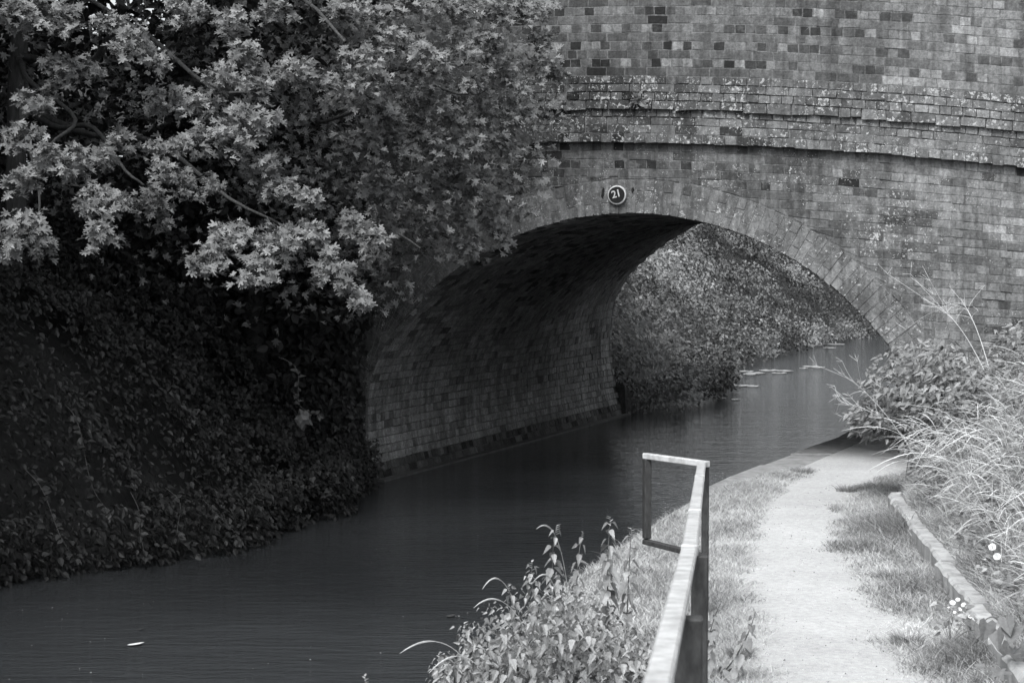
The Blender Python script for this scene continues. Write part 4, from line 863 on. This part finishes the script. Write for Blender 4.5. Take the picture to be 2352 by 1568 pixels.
# low leafy clump under the nettles
cp_, cn_, ca2, cs_ = [], [], [], []
for k in range(340):
    px = rng.uniform(985, 1500); top_ = np.interp(px, [985, 1080, 1160, 1230, 1290, 1350, 1420, 1500], [1545, 1450, 1385, 1340, 1330, 1365, 1420, 1465]) + rng.normal(0, 26)
    py = top_ + (1590 - top_) * rng.random() ** 1.7; Y = 8.05 + rng.random() * 1.0; tip = at(px, py, Y); b0 = gp(px + rng.normal(60, 40), Y); b0[2] = min(b0[2], tip[2] - 0.08)
    nd = int(rng.integers(5, 9)); L = np.linalg.norm(tip - b0); bend = rng.normal(0, 0.12, 3) * L
    for q_ in range(nd):
        f = 1 - q_ * 0.045 / max(L, 0.25); 
        if f < 0.15: break
        c = b0 + (tip - b0) * f + bend * f * (1 - f); a0 = q_ * math.pi / 2 + rng.normal(0, 0.4)
        for sg_ in (0, math.pi):
            a = a0 + sg_; dv = np.array([math.cos(a), math.sin(a), 0.15 - 0.16 * q_]); cp_.append(c + dv * 0.01 + rng.normal(0, 0.006, 3)); ca2.append(dv + rng.normal(0, 0.2, 3)); cn_.append(np.array([math.cos(a) * 0.8, math.sin(a) * 0.8 - 0.3, 0.8]) + rng.normal(0, 0.3, 3)); cs_.append((0.026 + 0.011 * q_) * rng.uniform(0.8, 1.2))
cp_, cn_, ca2, cs_ = map(np.array, (cp_, cn_, ca2, cs_)); n = len(cp_)
stuff(obj('leafy_clump', leaf_mesh('leafy_clump', NETTLE, cp_, cn_, ca2, np.minimum(cs_, 0.064), M['nettle'], rng.beta(1.3, 1.3, n))), 'mass of low nettle leaves between the handrail and the water', 'weeds')
# arching seed heads over the water
for (bx_, by_, mx, my, tx, ty, lab) in ((1320, 9.1, 1300, 1215, 1232, 1214, 'grass head curling left beside the leaning nettle'), (1230, 8.7, 1170, 1310, 1108, 1352, 'grass head arching over the water above the low nettle'),
    (1260, 8.6, 1180, 1370, 1088, 1395, 'pale grass head bent flat over the water'), (1120, 8.4, 1040, 1470, 918, 1500, 'longest pale grass head reaching furthest over the water'), (1290, 8.9, 1290, 1318, 1225, 1335, 'short grass head half hidden among nettle leaves'), (1150, 8.3, 1080, 1500, 985, 1545, 'low grass head near the bottom edge of the clump')):
    b0 = gp(bx_, by_); P_ = bez(b0, at(mx, my - 60, by_), at(tx, ty, by_ - 0.2), 18)
    t = thing('seeding_grass_stalk', lab, 'grass stalk', b0, 'arching grass heads by the handrail')
    V, Fc = tubes([P_[:12] - b0], [np.full(12, 0.0016)], 4); obj('stem', mesh_np('stem', V, Fc, M['drystem']), t)
    V, Fc = tubes([P_[11:] - b0], [np.array([0.0018, 0.0036, 0.0044, 0.0042, 0.0036, 0.0026, 0.001])], 5); obj('seed_head', mesh_np('seed_head', V, Fc, M['drystem']), t)
# bindweed at the foot of the handrail post
for (bx_, by_, tx, ty, lab) in ((1628, 8.9, 1655, 1385, 'heart leaved weed climbing at the foot of the handrail end post'), (1650, 8.8, 1735, 1405, 'heart leaved weed stretching from the handrail towards the path')):
    nettle(gp(bx_, by_), at(tx, ty, by_ - 0.1), lab, 0.055, 9, 0.15, 'climbing_weed', 'weed', HEART, 'weeds at the foot of the handrail', 0.05)
# bindweed and white flowers by the edging
def flower(parent, root, p, r, facing):
    n = 12; a = np.arange(n) * 2 * math.pi / n; fz = nrm(facing); fx = nrm(np.cross(fz, [0.2, 0.1, 1])); fy = np.cross(fz, fx)
    rad_ = r * (1 + 0.06 * np.cos(5 * a)); V = np.concatenate([p + (np.cos(a)[:, None] * fx + np.sin(a)[:, None] * fy) * rr[:, None] + fz * d for rr, d in ((np.full(n, r * 0.12), -r * 0.9), (np.full(n, r * 0.45), -r * 0.25), (rad_, 0.0))]) - root
    i = np.arange(n); j = (i + 1) % n; obj('flower', mesh_np('flower', V, [np.stack([i, j, j + n, i + n], 1), np.stack([i + n, j + n, j + 2 * n, i + 2 * n], 1)], M['flower'], {'tone': 0.7}, smooth=True), parent)
bwb = np.array([2.28, 9.6, 0.3]); bw_ = thing('bindweed_plant', 'bindweed with a cluster of white flowers at the foot of the edging boards', 'bindweed', bwb)
for px, py in ((2188, 1383), (2200, 1376), (2178, 1392), (2205, 1398), (2193, 1405), (2213, 1388), (2228, 1415)): flower(bw_, bwb, at(px, py, 9.5 + rng.normal(0, 0.05)), rng.uniform(0.008, 0.016), np.array([rng.normal(-0.1, 0.5), -0.8, 0.9]))
n = 40; pp = np.array([at(rng.uniform(2150, 2250), rng.uniform(1385, 1455), rng.uniform(9.2, 9.8)) for _ in range(n)])
leaf_objects(HEART, pp, rng.normal(0, 0.4, (n, 3)) + [-0.2, -0.4, 0.8], rng.normal(0, 0.7, (n, 3)) + [-0.3, -0.3, -0.3], rng.uniform(0.03, 0.05, n), M['nettle'], rng.random(n), bw_, bwb)
st = [bez(bwb, 0.5 * (bwb + q_) + [0, 0, 0.05], q_, 6) - bwb for q_ in pp[::4]]; V, Fc = tubes(st, [np.full(6, 0.0015)] * len(st), 3); obj('stem', mesh_np('stem', V, Fc, M['stem']), bw_)
bwb2 = at(2285, 1300, 9.8); bw2 = thing('bindweed_plant', 'two white bindweed flowers in the grass above the edging boards', 'bindweed', bwb2)
for px, py in ((2279, 1255), (2290, 1277)): flower(bw2, bwb2, at(px, py, 9.7), 0.02, np.array([-0.3, -0.8, 0.5]))
V, Fc = tubes([bez(np.zeros(3), np.array([0, 0, 0.05]), at(2279, 1258, 9.7) - bwb2, 6)], [np.full(6, 0.0015)], 3); obj('stem', mesh_np('stem', V, Fc, M['stem']), bw2)
pp = np.array([at(rng.uniform(2250, 2320), rng.uniform(1270, 1320), 9.8) for _ in range(12)]); leaf_objects(HEART, pp, rng.normal(0, 0.4, (12, 3)) + [-0.2, -0.4, 0.8], rng.normal(0, 0.7, (12, 3)), rng.uniform(0.025, 0.04, 12), M['nettle'], rng.random(12), bw2, bwb2)
# large leaved creeper across the near end of the edging
cb = at(2330, 1500, 8.5); cr = thing('creeper', 'large leaved creeper hanging over the near end of the edging boards', 'creeper', cb)
lf = [(2268, 1425, 0.10), (2290, 1440, 0.11), (2325, 1440, 0.12), (2300, 1475, 0.08), (2338, 1480, 0.12), (2310, 1418, 0.09), (2345, 1520, 0.11), (2255, 1440, 0.07)]
pp = np.array([at(a, b, 8.5 + rng.normal(0, 0.08)) for a, b, c in lf]); leaf_objects(HEART, pp, np.array([[-0.3, -0.8, 0.5]] * len(lf)) + rng.normal(0, 0.25, (len(lf), 3)), np.array([[-0.1, -0.2, -1]] * len(lf)) + rng.normal(0, 0.25, (len(lf), 3)), np.array([c for *_, c in lf]), M['nettle'], np.full(len(lf), 0.2), cr, cb)
V, Fc = tubes([bez(at(2360, 1560, 8.5), at(2300, 1380, 8.6), at(2262, 1425, 8.5), 14) - cb], [np.full(14, 0.003)], 4); obj('stem', mesh_np('stem', V, Fc, M['stem']), cr)
lb_ = at(2285, 1560, 8.3); ll = thing('lobed_leaf_plant', 'plant with one broad lobed leaf low in the bottom corner by the verge', 'weed', lb_)
leaf_objects(MAPLE, np.array([at(2300, 1535, 8.3), at(2262, 1528, 8.35), at(2325, 1500, 8.4)]), np.array([[-0.1, -0.55, 0.8]] * 3), np.array([[-0.4, -0.6, -0.5], [-1, -0.2, 0], [0.4, 0.2, 0.3]]), np.array([0.10, 0.06, 0.06]), M['nettle'], np.array([0.2, 0.1, 0.3]), ll, lb_)
V, Fc = tubes([bez(lb_ * 0, np.array([0.02, 0, 0.05]), at(2300, 1535, 8.3) - lb_, 6)], [np.full(6, 0.002)], 4); obj('stem', mesh_np('stem', V, Fc, M['stem']), ll)
# dead umbel stems reaching over the water and up the wall
def umbel(base, tip, label, spread):
    base, tip = np.asarray(base, float), np.asarray(tip, float); t = thing('dry_umbel_stem', label, 'dry stem', base, 'dead umbel stems at the arch')
    P_ = bez(base, 0.5 * (base + tip) + [0, 0, 0.1], tip, 12) - base; V, Fc = tubes([P_], [np.linspace(0.004, 0.0022, 12)], 4); obj('stem', mesh_np('stem', V, Fc, M['drystem']), t)
    d = nrm(P_[-1] - P_[-3]); pts = []
    for k, f in enumerate((7, 9, 11)):
        for _ in range(3):
            e = P_[f] + (d + rng.normal(0, 0.7, 3)) * spread; pts.append(bez(P_[f], P_[f] + d * spread * 0.5, e, 6))
            for _ in range(3): e2 = e + (d + rng.normal(0, 0.8, 3)) * spread * 0.3; pts.append(bez(e, 0.5 * (e + e2), e2, 4))
    V, Fc = tubes(pts, [np.full(len(q_), 0.0013) for q_ in pts], 3); obj('umbel', mesh_np('umbel', V, Fc, M['drystem']), t)
umbel(at(2110, 1060, 14.6), at(1965, 880, 14.6), 'dead stem leaning left over the far water from the bush', 0.14)
umbel(at(2085, 1010, 15.0), at(1940, 925, 15.0), 'lower dead stem reaching over the water below the first', 0.12)
umbel(at(2260, 850, 14.5), at(2170, 715, 14.9), 'dead stem rising against the brick wall above the bush', 0.2)
umbel(at(2270, 840, 14.2), at(2215, 700, 14.6), 'tall dead stem curving against the brick wall at right', 0.14)
# tuft growing out of the string course
tf = at(1466, 232, 18.33); tuft = thing('wall_weed', 'small leafy tuft growing from the joint above the string course', 'weed', tf)
n = 40; v = rng.normal(0, 1, (n, 3)); v[:, 1] = -np.abs(v[:, 1]); v = nrm(v); leaf_objects(NETTLE, tf + v * 0.015, np.cross(v, rng.normal(0, 1, (n, 3))), v, rng.uniform(0.06, 0.13, n), M['nettle'], rng.random(n), tuft, tf)
# bramble canes trailing into the water on the left bank
for i, (a, b, c, lab) in enumerate((((60, 1080, 13.6), (130, 1180, 13.0), (170, 1290, 12.9), 'bramble cane trailing down to the water nearest the left'), ((380, 1120, 14.4), (420, 1200, 14), (440, 1275, 13.9), 'bramble cane hanging straight down to the water by the bare stalks'),
    ((470, 1150, 14.6), (540, 1210, 14.2), (548, 1260, 14.0), 'bramble cane stretching furthest out over the water'), ((300, 1130, 14.1), (330, 1200, 13.8), (330, 1275, 13.6), 'bramble cane with pale leaf tip low over the water'), ((150, 930, 14), (200, 1050, 13.6), (250, 1190, 13.4), 'long bramble cane arching across the middle of the bank'), ((640, 820, 16), (700, 900, 15.8), (720, 960, 15.6), 'thin cane hanging under the tree near the arch'))):
    P_ = bez(at(*a), at(*b), at(*c), 16); b0 = P_[0]; t = thing('bramble_cane', lab, 'bramble', b0, 'bramble canes over the water')
    P_ = P_ + (np.sin(np.linspace(0, 7, 16)) * 0.03)[:, None] * rng.normal(0, 1, 3); P_ -= P_[0] - b0
    V, Fc = tubes([P_ - b0], [np.linspace(0.003, 0.0015, 16)], 4); obj('cane', mesh_np('cane', V, Fc, M['bark']), t)
    n = 16; f = rng.uniform(0.1, 1, n); pp = np.stack([np.interp(f, np.linspace(0, 1, 16), P_[:, k]) for k in range(3)], 1); f3 = np.concatenate([f, [1, 1, 1]]); pp = np.concatenate([pp, np.repeat(P_[-1:], 3, 0)])
    leaf_objects(OVAL, pp, rng.normal(0, 0.4, (n + 3, 3)) + [0.2, -0.5, 0.8], rng.normal(0, 0.7, (n + 3, 3)) + [0.3, -0.3, -0.3], rng.uniform(0.045, 0.075, n + 3), M['bramble'], np.clip(rng.random(n + 3) + 0.3, 0, 0.99), t, b0)
# bare bent reeds at the water's edge
for (x0, y0, x1, y1, x2, y2, lab) in ((508, 1208, 520, 1170, 505, 1162, 'bent pale stalk curling at the water edge'), (565, 1205, 566, 1160, 548, 1148, 'pale stalk with broad tip beside the bent stalk')):
    P_ = bez(at(x0, y0, 15.6), at(x1, y1 - 20, 15.6), at(x2, y2, 15.5), 10); b0 = P_[0]; V, Fc = tubes([P_ - b0], [np.linspace(0.006, 0.009, 10)], 4)
    tag(obj('bare_stalk', mesh_np('bare_stalk', V, Fc, M['drystem']), None, b0), lab, 'stalk')
# lump of pale stone half buried in the left bank
sp0 = at(698, 962, 16.6); a = nrm(rng.normal(0, 1, (14, 3)))
import bmesh
bm = bmesh.new(); bmesh.ops.create_icosphere(bm, subdivisions=2, radius=0.075)
for v in bm.verts: v.co *= 1 + 0.25 * math.sin(7 * v.co.x * 10 + 3 * v.co.z * 20) + rng.normal(0, 0.06); v.co.z *= 1.2
me = bpy.data.meshes.new('pale_rock'); bm.to_mesh(me); bm.free(); me.materials.append(M['timber'])
tag(obj('pale_rock', me, None, sp0), 'pale lump of stone half buried in ivy left of the arch', 'rock')

# ---------------------------------------------------------------- things on the water
def pad(px, py, wpx, lab, grp='lily pads beyond the bridge'):
    c = on_plane(px, py, 0.008 + rng.random() * 0.01); r = wpx / F * c[1] / 2; a = np.linspace(0.25, 2 * math.pi - 0.25, 22) + rng.uniform(0, 6); rr = r * (1 + 0.05 * np.sin(3 * a))
    top = np.stack([np.cos(a) * rr, np.sin(a) * rr, 0.006 + 0.012 * rng.random(22)], 1); V = np.concatenate([[[0, 0, 0.004]], top, top * [0.98, 0.98, 0] - [0, 0, 0.004]]); i = np.arange(1, 22)
    tag(obj('lily_pad', mesh_np('lily_pad', V, [np.stack([np.zeros(21, int), i, i + 1], 1), np.stack([i, i + 22, i + 23, i + 1], 1)], M['lily']), None, c), lab, 'lily pad', grp)
ORD = ['leftmost', 'second from left', 'third from left', 'third from right', 'second from right', 'rightmost']
def pads(lst, where, names):
    for (px, py, wp), nm in zip(sorted(lst), names): pad(px, py, wp, nm + ' lily pad ' + where)
pads(((1712, 853, 38), (1738, 857, 50), (1766, 851, 44), (1802, 852, 42), (1790, 857, 34), (1722, 860, 30)), 'of the largest cluster beyond the arch', ORD)
pads(((1862, 842, 36), (1880, 844, 30), (1846, 846, 20)), 'of the trio on open water beyond the arch', ['leftmost', 'middle', 'rightmost'])
pads(((1668, 884, 40), (1700, 886, 44), (1730, 887, 34), (1652, 888, 30)), 'in the row drifting beside the overhanging thicket', ['leftmost', 'second from left', 'second from right', 'rightmost'])
pads(((1655, 915, 26), (1690, 918, 22)), 'of the pair nearest the far mouth of the arch', ['left', 'right'])
pads(((1895, 790, 40), (1920, 791, 40), (1880, 793, 24), (1905, 799, 30), (1655, 842, 28)), 'of the furthest cluster along the thicket', ['leftmost', 'second from left', 'middle', 'second from right', 'rightmost'])
def floater(px, py, L, wd, rot, mat, label, name='floating_leaf'):
    c = on_plane(px, py, 0.006); k = 9; t = np.linspace(0, 1, k); hw = wd * np.sin(math.pi * t ** 0.85) ** 0.8 / 2 + 0.001; V = np.concatenate([np.stack([(t - 0.5) * L, hw, 0.004 + 0.01 * t * t], 1), np.stack([(t - 0.5) * L, 0 * hw, 0.002 + 0.01 * t * t], 1), np.stack([(t - 0.5) * L, -hw, 0.004 + 0.01 * t * t], 1)])
    ca_, sa = math.cos(rot), math.sin(rot); V = np.stack([V[:, 0] * ca_ - V[:, 1] * sa, V[:, 0] * sa + V[:, 1] * ca_, V[:, 2]], 1); i = np.arange(k - 1)
    return tag(obj(name, mesh_np(name, V, [np.stack([i, i + 1, i + 1 + k, i + k], 1), np.stack([i + k, i + k + 1, i + 2 * k + 1, i + 2 * k], 1)], mat), None, c), label, 'leaf')
floater(312, 1480, 0.10, 0.045, 0.35, M['pale'], 'long white leaf floating alone on the dark water')
floater(324, 1445, 0.035, 0.03, 0.1, M['soil'], 'small dark leaf floating just beyond the white one')
floater(1035, 1415, 0.06, 0.05, 0.2, M['bark'], 'dull leaf floating left of the nettles')
# bits of leaf and stone lying on the gravel
Y = 8.3 + 10 * rng.random(900) ** 1.3; X = pathL(Y) - 0.1 + rng.random(900) * (pathR(Y) - pathL(Y) + 0.2); n = len(X)
tt = np.clip((X - pathL(Y) + 0.22) / (pathR(Y) - pathL(Y) + 0.47), 0, 1)
stuff(obj('path_litter', leaf_mesh('path_litter', OVAL, np.stack([X, Y, 0.312 + ramp(Y) + 0.012 * np.sin(math.pi * tt)], 1), rng.normal(0, 0.5, (n, 3)) + [0, 0, 1], rng.normal(0, 1, (n, 3)), rng.uniform(0.004, 0.011, n) * (1 + (rng.random(n) < 0.04)), M['verge'], np.where(rng.random(n) < 0.6, 0.0, 0.9))), 'bits of dead leaf and small stones scattered on the gravel path', 'litter')
# flecks: scattered plant debris, plus a dense patch painted as sun glints
P_ = np.array([on_plane(rng.uniform(0, 1500), rng.uniform(1130, 1560), 0.004) for _ in range(80)] + [on_plane(1640 + rng.normal(0, 45) - (y_ - 1095) * 1.2, y_, 0.004) for y_ in rng.uniform(1085, 1175, 420)])
P_ = P_[(P_[:, 0] < edge(P_[:, 1]) - 0.03) & (P_[:, 0] > left(P_[:, 1]) + 0.1)]; n = len(P_)
stuff(obj('debris_and_glints', leaf_mesh('debris_and_glints', DIAM, P_, np.tile([0, 0, 1.0], (n, 1)) + rng.normal(0, 0.08, (n, 3)), rng.normal(0, 1, (n, 3)) + [1.5, 0, 0], rng.uniform(0.005, 0.016, n), M['straw'], rng.random(n))), 'pale flecks on the water, part plant debris, part painted sun glints', 'debris')
